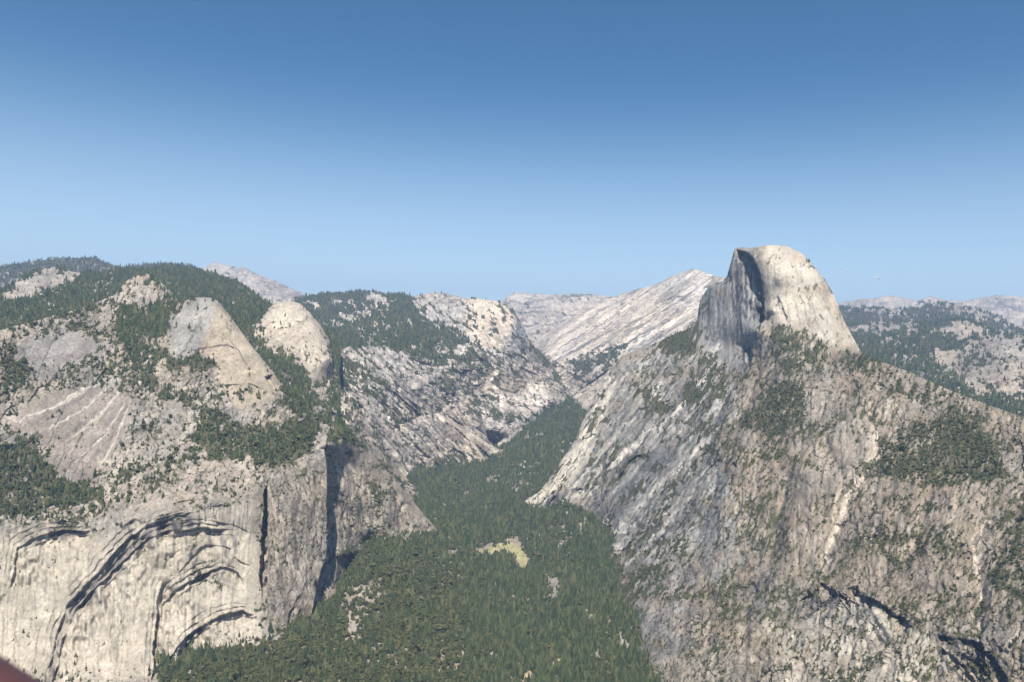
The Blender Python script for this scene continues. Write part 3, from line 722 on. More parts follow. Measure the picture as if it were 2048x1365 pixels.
# far ranges
slope('far_a', 'far_mountain', 'long blue hazy forested ridge on the skyline at the far left',
      [(-70, 542), (0, 533), (60, 525), (110, 518), (150, 515), (190, 516), (220, 528), (245, 535), (280, 529), (340, 526), (380, 530), (420, 545), (460, 560)],
      [(-70, 640), (460, 620)], [(-70, 540, 9800), (150, 515, 10000), (460, 560, 10500), (-70, 640, 7500), (460, 640, 7800), (200, 600, 8000), (0, 560, 9000), (200, 545, 9200)],
      mat=3, sp=2, veg0=.8, con0=1, warm=.3, amp=25, scale=500, rnd=(.02, 8), tree=(240, 22), crack=.3)
slope('far_b', 'far_mountain', 'bare pale grey peak with snow-white scree on the skyline left of the canyon',
      [(380, 560), (400, 546), (412, 533), (430, 525), (452, 530), (470, 534), (490, 535), (510, 545), (530, 555), (560, 565), (590, 580), (620, 592), (660, 604)],
      [(380, 640), (660, 640)], [(380, 560, 14000), (440, 525, 14500), (500, 540, 14300), (620, 592, 14500), (660, 605, 14500), (380, 640, 11000), (520, 640, 11000), (660, 650, 11500), (520, 590, 13000)],
      mat=3, sp=1.5, veg0=.02, con0=1, warm=.55, bright=1.4, amp=45, scale=600, rnd=(.015, 6), tree=(300, 22), crack=.4, mott=.4)
slope('far_c', 'far_mountain', 'distant chain of white granite slopes beyond the head of the canyon',
      [(960, 612), (1000, 606), (1020, 590), (1032, 584), (1060, 587), (1100, 590), (1140, 587), (1180, 588), (1215, 592), (1260, 596), (1300, 604)],
      [(960, 720), (1300, 720)], [(960, 612, 13500), (1032, 584, 14000), (1180, 588, 14000), (1300, 604, 14000), (960, 720, 9000), (1050, 700, 8800), (1300, 720, 9000), (1100, 640, 11500), (1200, 640, 11500), (1100, 610, 13000)],
      mat=3, sp=1.5, veg0=.1, con0=1, warm=.65, bright=1.4, amp=60, scale=650, rnd=(.01, 6), tree=(300, 22), crack=.5, mott=.45, ribs=((-8, 70, 9, 90, None),))
slope('far_d', 'far_mountain', 'distant pale alpine peaks along the skyline at the far right',
      [(1640, 612), (1690, 603), (1720, 600), (1755, 596), (1775, 591), (1800, 595), (1835, 602), (1860, 592), (1890, 600), (1925, 603), (1960, 596), (2000, 590), (2025, 592), (2050, 598), (2120, 600)],
      [(1640, 690), (2120, 690)], [(1640, 612, 17000), (1775, 591, 17500), (1860, 592, 18500), (2000, 590, 17500), (2120, 600, 17500), (1640, 690, 11500), (2120, 690, 11500), (1850, 690, 11500), (1850, 630, 14500)],
      mat=3, sp=1.5, veg0=.08, con0=1, warm=.7, bright=1.35, amp=70, scale=800, rnd=(.01, 6), tree=(420, 24), crack=.4, mott=.4)
slope('far_e', 'forested_hill', 'dark blue-green forested hill in front of the pale peaks at the far right',
      [(1640, 616), (1690, 613), (1740, 612), (1790, 619), (1830, 616), (1860, 609), (1890, 605), (1925, 608), (1960, 617), (1990, 630), (2020, 645), (2050, 662), (2120, 675)],
      [(1640, 720), (2120, 740)], [(1640, 616, 11000), (1740, 612, 11000), (1890, 605, 11000), (2050, 662, 10500), (2120, 675, 10300), (1640, 720, 7500), (1900, 720, 7500), (2120, 740, 7200), (1800, 650, 9200), (1950, 650, 9000)],
      mat=3, sp=1.5, veg0=.66, con0=1, warm=.5, bright=1.1, amp=40, scale=600, rnd=(.02, 8), tree=(200, 22), crack=.4)
slope('beyond', 'forested_hill', 'wide forested basin with sandy bald knolls behind the shoulder at the right',
      [(1640, 650), (1700, 646), (1760, 650), (1800, 650), (1830, 641), (1850, 650), (1885, 645), (1920, 636), (1960, 648), (2000, 668), (2050, 672), (2120, 668)],
      [(1640, 780), (1740, 780), (1900, 850), (2120, 920)],
      [(1640, 650, 8500), (1760, 650, 8500), (1920, 636, 8000), (2050, 672, 7000), (2120, 668, 6800), (1640, 780, 4800), (1740, 780, 4700), (1900, 850, 4000), (2120, 920, 3500), (1800, 690, 6800),
       (2000, 720, 5900), (2048, 760, 5300), (1950, 770, 5300), (1900, 680, 7200), (2048, 800, 4900)],
      mat=2, sp=1.5, veg0=.82, con0=1, warm=.6, bright=1.1, amp=22, scale=350, rnd=(.02, 8), tree=(110, 22), crack=.5)
slope('upland', 'forested_hill', 'dark conifer-covered upland behind the near domes at the left',
      [(-70, 590), (0, 582), (20, 572), (60, 548), (90, 537), (115, 534), (150, 545), (200, 546), (240, 538), (290, 541), (330, 533), (370, 535), (400, 542), (430, 551), (470, 563), (500, 581), (525, 601),
       (560, 622), (620, 640), (680, 670)],
      [(-70, 720), (350, 690), (560, 800), (680, 830)],
      [(-70, 590, 5000), (60, 548, 5300), (115, 534, 5500), (200, 546, 5600), (330, 533, 5900), (430, 551, 5700), (525, 601, 5200), (680, 670, 5000), (-70, 720, 3700), (0, 660, 3900), (200, 620, 4100),
       (350, 690, 3650), (350, 600, 4300), (480, 640, 4000), (560, 740, 3500), (560, 800, 3300), (680, 830, 3500), (115, 560, 5000), (60, 590, 4700)],
      mat=2, sp=1.5, veg0=.86, con0=1, warm=.6, bright=1.15, amp=16, scale=260, rnd=(.03, 8), tree=(75, 19))

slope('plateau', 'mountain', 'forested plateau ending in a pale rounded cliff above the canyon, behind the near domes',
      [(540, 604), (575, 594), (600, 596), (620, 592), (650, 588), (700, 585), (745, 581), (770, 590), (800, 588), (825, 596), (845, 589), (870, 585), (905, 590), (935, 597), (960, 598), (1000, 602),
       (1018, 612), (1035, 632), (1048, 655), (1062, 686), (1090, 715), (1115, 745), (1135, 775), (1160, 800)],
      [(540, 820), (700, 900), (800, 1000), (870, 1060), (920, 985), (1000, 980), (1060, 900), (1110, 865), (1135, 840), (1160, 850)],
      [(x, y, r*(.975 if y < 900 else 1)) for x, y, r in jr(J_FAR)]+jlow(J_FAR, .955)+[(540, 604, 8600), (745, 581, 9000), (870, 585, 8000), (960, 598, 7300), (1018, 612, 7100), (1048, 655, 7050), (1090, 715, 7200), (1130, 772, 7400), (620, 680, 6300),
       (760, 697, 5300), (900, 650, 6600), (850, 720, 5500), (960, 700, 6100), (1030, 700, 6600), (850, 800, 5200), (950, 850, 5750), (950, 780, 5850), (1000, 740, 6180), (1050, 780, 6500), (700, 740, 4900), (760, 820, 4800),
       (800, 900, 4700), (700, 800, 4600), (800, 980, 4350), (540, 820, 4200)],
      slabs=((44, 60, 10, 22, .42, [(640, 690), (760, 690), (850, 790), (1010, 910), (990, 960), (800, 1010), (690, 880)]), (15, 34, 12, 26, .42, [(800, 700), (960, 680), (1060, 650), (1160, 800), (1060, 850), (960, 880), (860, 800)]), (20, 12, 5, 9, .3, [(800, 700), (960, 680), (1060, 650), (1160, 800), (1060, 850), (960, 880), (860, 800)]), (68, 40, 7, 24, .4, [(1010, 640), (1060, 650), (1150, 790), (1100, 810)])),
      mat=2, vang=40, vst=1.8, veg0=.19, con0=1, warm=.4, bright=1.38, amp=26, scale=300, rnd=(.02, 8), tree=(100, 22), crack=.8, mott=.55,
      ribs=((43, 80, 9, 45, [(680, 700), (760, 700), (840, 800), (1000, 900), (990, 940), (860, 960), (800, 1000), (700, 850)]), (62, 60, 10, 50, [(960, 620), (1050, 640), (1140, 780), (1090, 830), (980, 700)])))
slope('spur', 'mountain', 'pale rocky spur of the canyon wall running down to a point in the forest',
      [(800, 850), (840, 832), (880, 826), (930, 810), (958, 812), (967, 848), (975, 875), (990, 893), (1004, 905), (1014, 920)], [(800, 990), (1014, 960)],
      [(800, 850, 4800), (840, 832, 5020), (900, 820, 5300), (958, 812, 5480), (968, 850, 5400), (975, 876, 5330), (1004, 906, 5230), (870, 925, 4900), (920, 922, 5060), (1000, 918, 5210), (850, 937, 4860), (800, 940, 4720), (800, 990, 4500), (900, 980, 4800), (1014, 960, 5000), (930, 860, 5300)],
      slabs=((42, 50, 9, 26, .5, None), (42, 16, 5, 10, .3, None)), mat=2, vang=42, vst=1.8, veg0=.16, con0=1, warm=.45, bright=1.2, amp=16, scale=220, rnd=(.015, 8), tree=(100, 20), crack=.7, mott=.4)
slope('ridge', 'mountain', 'long bare white granite ridge with diagonal streaks rising to a peak left of the half dome',
      [(1000, 730), (1050, 690), (1080, 674), (1120, 650), (1160, 626), (1200, 606), (1230, 593), (1262, 582), (1305, 571), (1325, 563), (1342, 553), (1370, 542), (1386, 537), (1400, 542), (1420, 550),
       (1450, 556), (1480, 562), (1520, 580)],
      [(1000, 800), (1130, 830), (1180, 860), (1250, 800), (1520, 720)],
      [(1050, 690, 9500), (1120, 650, 9600), (1200, 606, 9600), (1305, 571, 9300), (1386, 537, 8700), (1450, 556, 8000), (1520, 580, 7500), (1000, 730, 9000), (1100, 710, 8000), (1135, 770, 7300),
       (1180, 780, 6600), (1200, 720, 7000), (1300, 690, 6500), (1400, 650, 6300), (1250, 780, 5900), (1130, 830, 6500), (1180, 860, 6000), (1300, 620, 7800), (1390, 590, 7500), (1250, 650, 7900), (1520, 720, 5600)],
      slabs=((-33, 90, 9, 40, .4, None), (-33, 28, 5, 14, .25, None)), mat=3, veg0=.012, con0=1, warm=.55, bright=2.0, amp=18, scale=350, rnd=(.01, 8), tree=(150, 22), crack=.35, mott=.3, ribs=((-33, 130, 10, 90, None),))
slope('basket', 'granite_dome', 'smaller rounded tan granite dome behind and right of the near pointed dome',
      [(430, 640), (470, 650), (500, 650), (515, 641), (530, 622), (545, 610), (560, 605), (580, 602), (600, 607), (620, 625), (640, 650), (655, 672), (663, 690), (666, 735), (668, 765), (690, 785), (740, 850),
       (790, 930), (830, 975), (870, 1004), (890, 1014)],
      [(430, 800), (560, 850), (640, 900), (700, 960), (790, 1040), (870, 1070), (890, 1075)],
      [(515, 641, 4000), (580, 602, 4100), (640, 650, 4050), (664, 700, 4020), (667, 765, 3970), (560, 700, 3750), (600, 740, 3700), (620, 770, 3650), (655, 720, 3850), (430, 640, 4100), (430, 800, 3300), (560, 800, 3400),
       (640, 830, 3500), (640, 900, 3350), (690, 785, 3950), (740, 850, 3950), (790, 930, 4000), (830, 975, 4080), (870, 1004, 4150), (700, 960, 3500), (790, 1040, 3600), (870, 1070, 3700), (700, 850, 3650)],
      slabs=((47, 60, 9, 18, .5, [(660, 770), (760, 800), (900, 1000), (880, 1050), (780, 1000), (690, 880)]), (-50, 40, 14, 7, .2, [(500, 600), (670, 600), (670, 780), (560, 760)])),
      mat=2, veg0=.55, con0=1, warm=.7, bright=1.3, amp=10, scale=160, rnd=(.03, 10), tree=(80, 20), crack=.5,
      ribs=((47, 80, 9, 30, [(660, 770), (760, 800), (900, 1000), (880, 1050), (780, 1000), (690, 880)]),))
slope('great', 'mountain', 'tall half dome with one sheer face and its broad rocky flank filling the right side of the view',
      [(1000, 1034), (1040, 1010), (1080, 984), (1118, 932), (1150, 880), (1180, 812), (1205, 770), (1225, 735), (1242, 714), (1280, 700), (1320, 682), (1350, 667), (1380, 656), (1394, 640), (1400, 600), (1420, 571),
       (1447, 562), (1454, 553), (1461, 528), (1467, 505), (1471, 497), (1485, 495), (1500, 497), (1515, 494), (1530, 491), (1555, 490), (1580, 495), (1605, 509), (1630, 535), (1650, 560), (1668, 590), (1680, 622),
       (1695, 655), (1710, 682), (1725, 710), (1780, 730), (1840, 755), (1900, 781), (1950, 800), (2000, 818), (2060, 842), (2120, 865)],
      [(1000, 1090), (1100, 1080), (1170, 1140), (1200, 1190), (1215, 1400), (1300, 1460), (2120, 1460)],
      jr(J_RIGHT)+jlow(J_RIGHT, .985)+[(1534, 520, 3800), (1536, 560, 3760), (1536, 600, 3730), (1534, 640, 3690), (1500, 520, 3870), (1500, 570, 3840), (1500, 620, 3800), (1470, 505, 3980), (1468, 560, 3970), (1465, 620, 3940),
       (1430, 620, 4050), (1402, 640, 4150), (1402, 605, 4170), (1440, 690, 3920), (1480, 690, 3780), (1490, 740, 3580), (1515, 497, 3860), (1535, 500, 3850), (1555, 490, 3950), (1600, 560, 3730), (1560, 560, 3690), (1545, 620, 3640),
       (1640, 600, 3760), (1690, 660, 3790), (1720, 705, 3740), (1600, 650, 3560), (1660, 690, 3560), (1630, 535, 3900), (1668, 590, 3880), (1512, 662, 3580), (1580, 690, 3390), (1725, 714, 3360), (1780, 730, 3250), (1850, 758, 3100),
       (1950, 800, 2950), (2048, 836, 2800), (2120, 865, 2700), (1400, 700, 3960), (1340, 690, 4100), (1280, 700, 4200), (1240, 716, 4200), (1205, 770, 4150), (1180, 812, 4100), (1150, 880, 4040), (1118, 932, 3980), (1080, 984, 3930),
       (1300, 800, 3850), (1220, 850, 3950), (1300, 950, 3520), (1400, 850, 3480), (1450, 900, 3080), (1600, 850, 2960), (1800, 850, 2880), (1900, 900, 2680), (1500, 1100, 2640), (1700, 1100, 2440), (2000, 1100, 2250),
       (1400, 1000, 3000), (1320, 1080, 3000), (1400, 1250, 2340), (1300, 1250, 2460), (1600, 1250, 2220), (1600, 1330, 2080), (1800, 1260, 2060), (1800, 1340, 1960), (2048, 1300, 1930), (1300, 1365, 2130), (1700, 1460, 1880), (2120, 1460, 1780), (1400, 1460, 1980),
       (1600, 760, 3200), (1480, 800, 3400), (2120, 1100, 2150)],
      slabs=((-54, 115, 17, 20, .45, [(1040, 1010), (1130, 930), (1230, 740), (1330, 690), (1440, 720), (1490, 740), (1450, 880), (1420, 1010), (1300, 1130), (1160, 1080)]), (-54, 40, 7, 7, .32, [(1040, 1010), (1130, 930), (1230, 740), (1330, 690), (1440, 720), (1490, 740), (1450, 880), (1420, 1010), (1300, 1130), (1160, 1080)]), (-76, 70, 24, 11, .22, [(1490, 740), (1600, 690), (1740, 712), (2120, 860), (2120, 1460), (1215, 1460), (1215, 1150), (1300, 1130), (1420, 1010), (1450, 880)]), (-84, 22, 8, 3, .16, [(1490, 740), (1600, 690), (1740, 712), (2120, 860), (2120, 1460), (1215, 1460), (1215, 1150), (1300, 1130), (1420, 1010), (1450, 880)]), (90, 60, 7, 7, .22, [(1400, 590), (1455, 545), (1470, 485), (1500, 497), (1530, 560), (1530, 645), (1490, 750), (1440, 715), (1400, 690)])),
      mat=1, vang=-58, vst=1.9, veg0=.21, con0=.35, warm=.68, bright=.84, amp=15, scale=150, rnd=(.012, 12), cliff=.6, tree=(40, 11), crack=.85, soil=.45, mott=.27,
      ribs=((-55, 110, 11, 15, [(1040, 1010), (1130, 930), (1230, 740), (1330, 700), (1440, 720), (1480, 740), (1440, 880), (1400, 1010), (1250, 1130), (1160, 1080)]),
            (-66, 110, 11, 15, [(1480, 720), (1560, 760), (1450, 900), (1500, 1050), (1420, 1180), (1250, 1180), (1380, 1000)]),
            (90, 90, 5, 14, [(1400, 590), (1455, 550), (1470, 490), (1535, 520), (1535, 650), (1480, 740), (1400, 690)]),
            (95, 150, 18, 11, [(1430, 900), (1700, 850), (1720, 1100), (1600, 1200), (1450, 1200)]),
            (80, 120, 18, 9, [(1700, 900), (2120, 900), (2120, 1400), (1700, 1400)])))
slope('left', 'mountain', 'near granite wall at the left with a pointed dome on top and huge rock arches in its cliff',
      [(-70, 672), (0, 661), (60, 645), (130, 625), (190, 607), (230, 590), (252, 563), (270, 552), (290, 548), (308, 554), (330, 572), (350, 592), (358, 606), (368, 602), (380, 598), (395, 595), (420, 595), (438, 604), (455, 625),
       (480, 660), (510, 700), (540, 735), (560, 765), (580, 776), (610, 790), (650, 815), (690, 850), (740, 905), (790, 960), (840, 1020), (870, 1055), (885, 1075), (900, 1090)],
      [(-70, 1480), (330, 1440), (480, 1370), (600, 1330), (680, 1250), (700, 1190), (770, 1150), (820, 1150), (900, 1130)],
      jr(J_LEFT)+jlow(J_LEFT, .985)+[(-70, 672, 2950), (20, 660, 3000), (130, 625, 3250), (230, 590, 3500), (290, 548, 3700), (345, 592, 3500), (325, 650, 3180), (340, 650, 3090), (395, 597, 3110), (440, 605, 3100), (480, 660, 3060), (540, 735, 2970),
       (560, 765, 2930), (440, 680, 3000), (480, 800, 2800), (480, 720, 2930), (400, 720, 2930), (360, 690, 2980), (280, 680, 3080), (300, 620, 3350), (400, 800, 2850), (150, 850, 2760), (60, 740, 2920), (180, 680, 3120), (50, 960, 2620), (180, 960, 2660),
       (300, 900, 2720), (500, 880, 2690), (600, 850, 2780), (420, 930, 2640), (650, 820, 2950), (690, 850, 2990), (740, 905, 3070), (790, 960, 3150), (840, 1020, 3220), (-70, 1085, 2490), (0, 1062, 2500), (100, 1040, 2500),
       (200, 1030, 2480), (300, 1010, 2460), (420, 985, 2450), (520, 965, 2480), (600, 910, 2620), (646, 890, 2660), (0, 1150, 2450), (0, 1365, 2350), (100, 1200, 2400), (200, 1330, 2250), (300, 1200, 2330), (400, 1100, 2390),
       (400, 1250, 2270), (500, 1100, 2420), (560, 1100, 2490), (560, 1250, 2340), (640, 1000, 2690), (640, 1100, 2640), (649, 1000, 2800), (649, 1060, 2790), (649, 1110, 2680), (665, 1150, 2600), (640, 1170, 2525), (692, 1110, 2720), (690, 1000, 2900), (680, 958, 2890), (672, 928, 2860), (692, 1060, 2890), (630, 950, 2670), (638, 925, 2680), (650, 950, 2720), (662, 1000, 2840), (662, 1060, 2840), (680, 1030, 2880), (610, 1000, 2590), (675, 1000, 2850), (676, 1060, 2830),
       (706, 1000, 2930), (740, 1060, 2985), (800, 1050, 3110), (760, 1000, 3050), (850, 1060, 3215), (658, 890, 2660), (680, 900, 2830), (-70, 1480, 2280)],
      slabs=((-62, 50, 16, 8, .24, [(-70, 660), (290, 540), (560, 760), (640, 800), (640, 920), (520, 970), (300, 1010), (-70, 1080)]), (-40, 16, 7, 4, .22, [(-70, 660), (290, 540), (560, 760), (640, 800), (640, 920), (520, 970), (300, 1010), (-70, 1080)]),
             (92, 70, 16, 5, .14, [(-70, 1070), (200, 1050), (500, 980), (520, 1300), (300, 1380), (-70, 1420)]), (88, 40, 13, 9, .3, [(520, 960), (650, 890), (890, 1075), (760, 1120), (560, 1300)]), (80, 16, 6, 5, .28, [(520, 960), (650, 890), (890, 1075), (760, 1120), (560, 1300)])),
      mat=1, vang=-35, vst=1.3, veg0=.17, con0=.7, warm=.6, bright=1.0, amp=7, scale=140, rnd=(.012, 10), cliff=.6, tree=(42, 17), crack=.55, mott=.28,
      ribs=((92, 160, 9, 5, [(-70, 1080), (200, 1060), (500, 1000), (520, 1300), (300, 1380), (-70, 1420)]), (100, 120, 12, 9, [(530, 940), (650, 900), (650, 1150), (560, 1290), (520, 1200)]),
            (70, 90, 14, 14, [(660, 860), (760, 930), (890, 1080), (760, 1100), (690, 1100)]), (118, 150, 10, 3, [(0, 850), (60, 760), (280, 780), (230, 960), (100, 970)])))
slope('buttress', 'rock_buttress', 'square granite buttress with a sharp shaded right edge beside the rock arches',
      [(535, 962), (545, 945), (560, 934), (580, 926), (600, 916), (625, 906), (640, 900), (648, 898), (652, 912), (654, 935)],
      [(535, 1340), (596, 1310), (622, 1235), (634, 1170), (645, 1130), (654, 1118)],
      [(535, 962, 2472), (600, 918, 2550), (648, 900, 2585), (560, 1100, 2425), (560, 1250, 2322), (640, 1000, 2525), (640, 1100, 2475), (652, 1000, 2535), (652, 1060, 2508), (652, 1140, 2470), (535, 1100, 2398), (535, 1300, 2298), (600, 1290, 2318),
       (600, 1180, 2395), (600, 1050, 2465), (545, 1330, 2285), (654, 1190, 2440), (640, 1250, 2420)],
      slabs=((88, 44, 13, 7, .28, None), (80, 16, 6, 4, .24, None)), mat=1, vang=80, vst=1.4, veg0=.12, con0=.5, warm=.5, bright=.88, amp=5, scale=110, rnd=(.012, 8), cliff=.7, tree=(46, 12), crack=.6, mott=.3, jag=2.5, side=True)
floor_top = [(-100, 1330), (200, 1330), (330, 1310), (480, 1270), (600, 1200), (680, 1080), (760, 1050), (830, 930), (850, 915), (920, 905), (955, 840), (975, 812), (1000, 816), (1060, 824), (1110, 780), (1140, 762), (1160, 768), (1185, 800),
             (1200, 950), (1260, 1060), (1280, 1150), (1300, 1300), (1400, 1400), (2150, 1480)]
slope('floor', 'valley_floor', 'forested flat floor of the canyon winding away between the two walls', floor_top, [(-100, 1530), (2150, 1530)],
      jr([(60, 1440, 0), (200, 1410, 5)]+J_LEFT[2:])+jr([(870, 1003, 60), (862, 962, 90), (850, 935, 110), (920, 926, 112), (1004, 920, 130), (1020, 890, 185), (985, 850, 235), (1030, 850, 280), (985, 824, 300), (1060, 836, 325), (1110, 802, 420), (1132, 778, 490)])+jr(J_RIGHT)+[(x, y, range_at(x, y, z)) for x, y, z in ((-100, 1400, -5), (-100, 1530, -10), (2150, 1500, 30), (2150, 1530, 28), (600, 1530, 10), (1100, 1530, 5), (900, 1400, 12), (1100, 1400, 5), (800, 1300, 40), (1000, 1300, 8),
       (1100, 1200, 8), (900, 1180, 35), (1000, 1100, 12), (1100, 1080, 15), (950, 1020, 30), (1010, 960, 85), (1080, 880, 250), (1150, 880, 260), (1120, 930, 170), (1080, 985, 110), (1150, 790, 460), (1160, 768, 510), (600, 1400, 40), (780, 1180, 95))],
      mat=1, veg0=.9, con0=.9, warm=.6, bright=1.0, amp=4, scale=90, rnd=(0, 5), tree=(27, 20), crack=.2, back=False)

# the ground under the lookout and everything out to the edge of the built country
def ground_sheet():
    n = 120
    xs = np.linspace(-16000, 16000, n); ys = np.concatenate([np.linspace(-800, 1900, 60), np.linspace(2100, 21500, n-60)])
    X, Y = np.meshgrid(xs, ys[::-1])
    r = np.hypot(X, Y)
    Z = np.interp(r, [0, 60, 150, 700, 1300, 1900], [CAMZ-60, CAMZ-75, CAMZ-190, 240, 20, -12])+6*noise2(X/200, Y/200, 5)*sstep(0, 800, r)-np.where(r > 1900, 6, 0)
    P = np.stack([X, Y, Z], -1)
    c = np.ones(P.shape)*DUFF
    tag(grid_mesh('ground', P, c, ROCK[1]), 'wooded ground below the lookout', kind='structure')
ground_sheet()

# ------------------------------------------------------------------ trees
def crown_conifer(name, tiers, width, seed, lean=0.):
    rg = random.Random(seed); V = []; Fc = []
    for t in range(tiers):
        f = t/(tiers-1)
        z0 = .10+.74*f; z1 = z0+.30*(1-.45*f)
        r = width*(1-f)**.8*(.85+.3*rg.random())+.018
        n = 7; ph = rg.random()*6.28
        a = len(V); V.append((lean*z1, 0, min(1., z1)))
        for i in range(n*2):
            w = ph+math.pi*i/n
            rr = r*(1.0+.25*(rg.random()-.5)) if i % 2 == 0 else r*.52
            V.append((rr*math.cos(w)+lean*z0, rr*math.sin(w), z0-(.05 if i % 2 == 0 else -.02)+.03*(rg.random()-.5)))
        for i in range(n*2):
            Fc.append((a, a+1+i, a+1+(i+1) % (n*2)))
    me = bpy.data.meshes.new(name); me.from_pydata(V, [], Fc); me.materials.append(CONIFER); return me


def crown_broad(name, seed, n=85):
    rg = random.Random(seed); V = []; Fc = []
    lobes = [(rg.uniform(-.28, .28), rg.uniform(-.28, .28), rg.uniform(.42, .7), rg.uniform(.24, .36)) for _ in range(6)]
    for k in range(n):
        lx, ly, lz, lr = lobes[k % 6]
        d = Vector((rg.gauss(0, 1), rg.gauss(0, 1), rg.gauss(.35, 1))).normalized()
        c = Vector((lx, ly, lz))+d*lr*rg.uniform(.8, 1.05)
        t1 = d.orthogonal().normalized(); t2 = d.cross(t1)
        s = rg.uniform(.09, .16); a = len(V)
        for q in range(5):
            w = 6.283*q/5+rg.random()*.5
            V.append(tuple(c+(t1*math.cos(w)+t2*math.sin(w))*s*rg.uniform(.7, 1.2)+d*rg.uniform(-.04, .04)))
        Fc.append((a, a+1, a+2, a+3, a+4))
    me = bpy.data.meshes.new(name); me.from_pydata(V, [], Fc); me.materials.append(BROAD); return me


def trunk_mesh(name):
    V = []; Fc = []
    for k, (z, r) in enumerate(((0, .018), (.35, .013), (.97, .003))):
        for i in range(6):
            V.append((r*math.cos(i*1.047), r*math.sin(i*1.047), z-.02 if k == 0 else z))
    for k in range(2):
        for i in range(6):
            Fc.append((k*6+i, k*6+(i+1) % 6, k*6+6+(i+1) % 6, k*6+6+i))
    me = bpy.data.meshes.new(name); me.from_pydata(V, [], Fc); me.materials.append(BARK); return me


CROWNS = [crown_conifer('crown', 9, .21, 1), crown_conifer('crown', 10, .16, 2), crown_conifer('crown', 8, .26, 3, .03), crown_conifer('crown', 9, .19, 4, -.02)]
TRUNK = trunk_mesh('trunk')
protos = bpy.data.collections.new('tree_kinds')
for i, me in enumerate(CROWNS):
    protos.objects.link(bpy.data.objects.new('a%d_conifer' % i, me))
for i in range(3):
    protos.objects.link(bpy.data.objects.new('b%d_broadleaf' % i, crown_broad('broad_crown', 20+i)))


def scatter_group():
    ng = bpy.data.node_groups.new('scatter_trees', 'GeometryNodeTree')
    ng.interface.new_socket('Geometry', in_out='INPUT', socket_type='NodeSocketGeometry')
    ng.interface.new_socket('Geometry', in_out='OUTPUT', socket_type='NodeSocketGeometry')
    N, L = ng.nodes, ng.links
    gi = N.new('NodeGroupInput'); go = N.new('NodeGroupOutput')
    ci = N.new('GeometryNodeCollectionInfo'); ci.inputs['Collection'].default_value = protos
    ci.inputs['Separate Children'].default_value = True; ci.inputs['Reset Children'].default_value = True
    io = N.new('GeometryNodeInstanceOnPoints'); io.inputs['Pick Instance'].default_value = True

    def attr(nm, ty):
        a = N.new('GeometryNodeInputNamedAttribute'); a.data_type = ty; a.inputs['Name'].default_value = nm
        return a.outputs['Attribute']
    L.new(gi.outputs[0], io.inputs['Points']); L.new(ci.outputs[0], io.inputs['Instance'])
    L.new(attr('kind_index', 'INT'), io.inputs['Instance Index'])
    L.new(attr('turn', 'FLOAT_VECTOR'), io.inputs['Rotation'])
    L.new(attr('size', 'FLOAT_VECTOR'), io.inputs['Scale'])
    L.new(io.outputs[0], go.inputs[0])
    return ng


NG = scatter_group()
NAMES = {'floor': ('valley_forest', 'dense conifer forest covering the valley floor'), 'left': ('hillside_woodland', 'scattered pines and brush on the near left granite wall'),
         'great': ('hillside_woodland', 'olive brush and scattered pines over the broad rocky flank at the right'), 'upland': ('upland_forest', 'dark conifer forest on the upland behind the left domes'),
         'plateau': ('plateau_forest', 'blue-green forest on the far plateau above the canyon'), 'buttress': ('cliff_brush', 'sparse brush clinging to the square buttress'), 'basket': ('hillside_woodland', 'conifers on the slope below the smaller rounded dome'),
         'spur': ('far_trees', 'scattered conifers on the pale rocky spur'), 'ridge': ('far_trees', 'thin dark trees along the bare white ridge'), 'beyond': ('basin_forest', 'conifer forest in the basin behind the shoulder at the right'),
         'far_a': ('far_forest', 'hazy forest on the long ridge at the far left'), 'far_e': ('far_forest', 'hazy forest on the dark hill at the far right')}
total = 0
for key in NAMES:
    S = [s for s in SCATTER if s[0] == key]
    if not S: continue
    _, P, px, py, R, con, h = S[0]
    keep = np.ones(len(P), bool)
    if key == 'floor':
        ok = con & (px > 20) & (px < 2030) & (py < 1362) & ~((px > 600) & (py < 1180) & (px < 900))
        score = np.where(ok, h/R, 0)
        pick = np.argsort(-np.where(ok, 1/R + .15*h/R/30, 0))[:300]
        keep[pick] = False
        for n_, i in enumerate(pick):
            r_ = bpy.data.objects.new('conifer_tree', None); COL.objects.link(r_)
            r_.empty_display_size = 5
            r_.location = P[i]; r_.rotation_euler = (0, 0, random.random()*6.28); hh = float(h[i]); ww = hh*random.uniform(.85, 1.2)
            r_.scale = (ww, ww, hh)
            tag(r_, 'tall dark green conifer at the near edge of the valley forest, bottom of view', 'tree', 'conifers at the near edge of the valley forest')
            for nm, me in (('trunk', TRUNK), ('crown', CROWNS[n_ % 4])):
                c = bpy.data.objects.new(nm, me); c.parent = r_; COL.objects.link(c)
    P = P[keep]; con = con[keep]; h = h[keep]; n = len(P); total += n
    me = bpy.data.meshes.new(NAMES[key][0]); me.vertices.add(n); me.vertices.foreach_set('co', P.astype(np.float32).ravel())
    a = me.attributes.new('kind_index', 'INT', 'POINT'); a.data.foreach_set('value', np.where(con, RNG.integers(0, 4, n), RNG.integers(4, 7, n)).astype(np.int32))
    tv = np.zeros((n, 3), np.float32); tv[:, 2] = RNG.random(n)*6.28
    a = me.attributes.new('turn', 'FLOAT_VECTOR', 'POINT'); a.data.foreach_set('vector', tv.ravel())
    w = h*np.exp(RNG.normal(0, .15, n))*np.where(con, 1.05, 1.15)
    a = me.attributes.new('size', 'FLOAT_VECTOR', 'POINT'); a.data.foreach_set('vector', np.stack([w, w, h], -1).astype(np.float32).ravel())
    o = bpy.data.objects.new(NAMES[key][0], me); COL.objects.link(o)
    md = o.modifiers.new('trees', 'NODES'); md.node_group = NG
    tag(o, NAMES[key][1], 'forest', None, 'stuff')
    print('trees', key, n)
print('trees total', total)

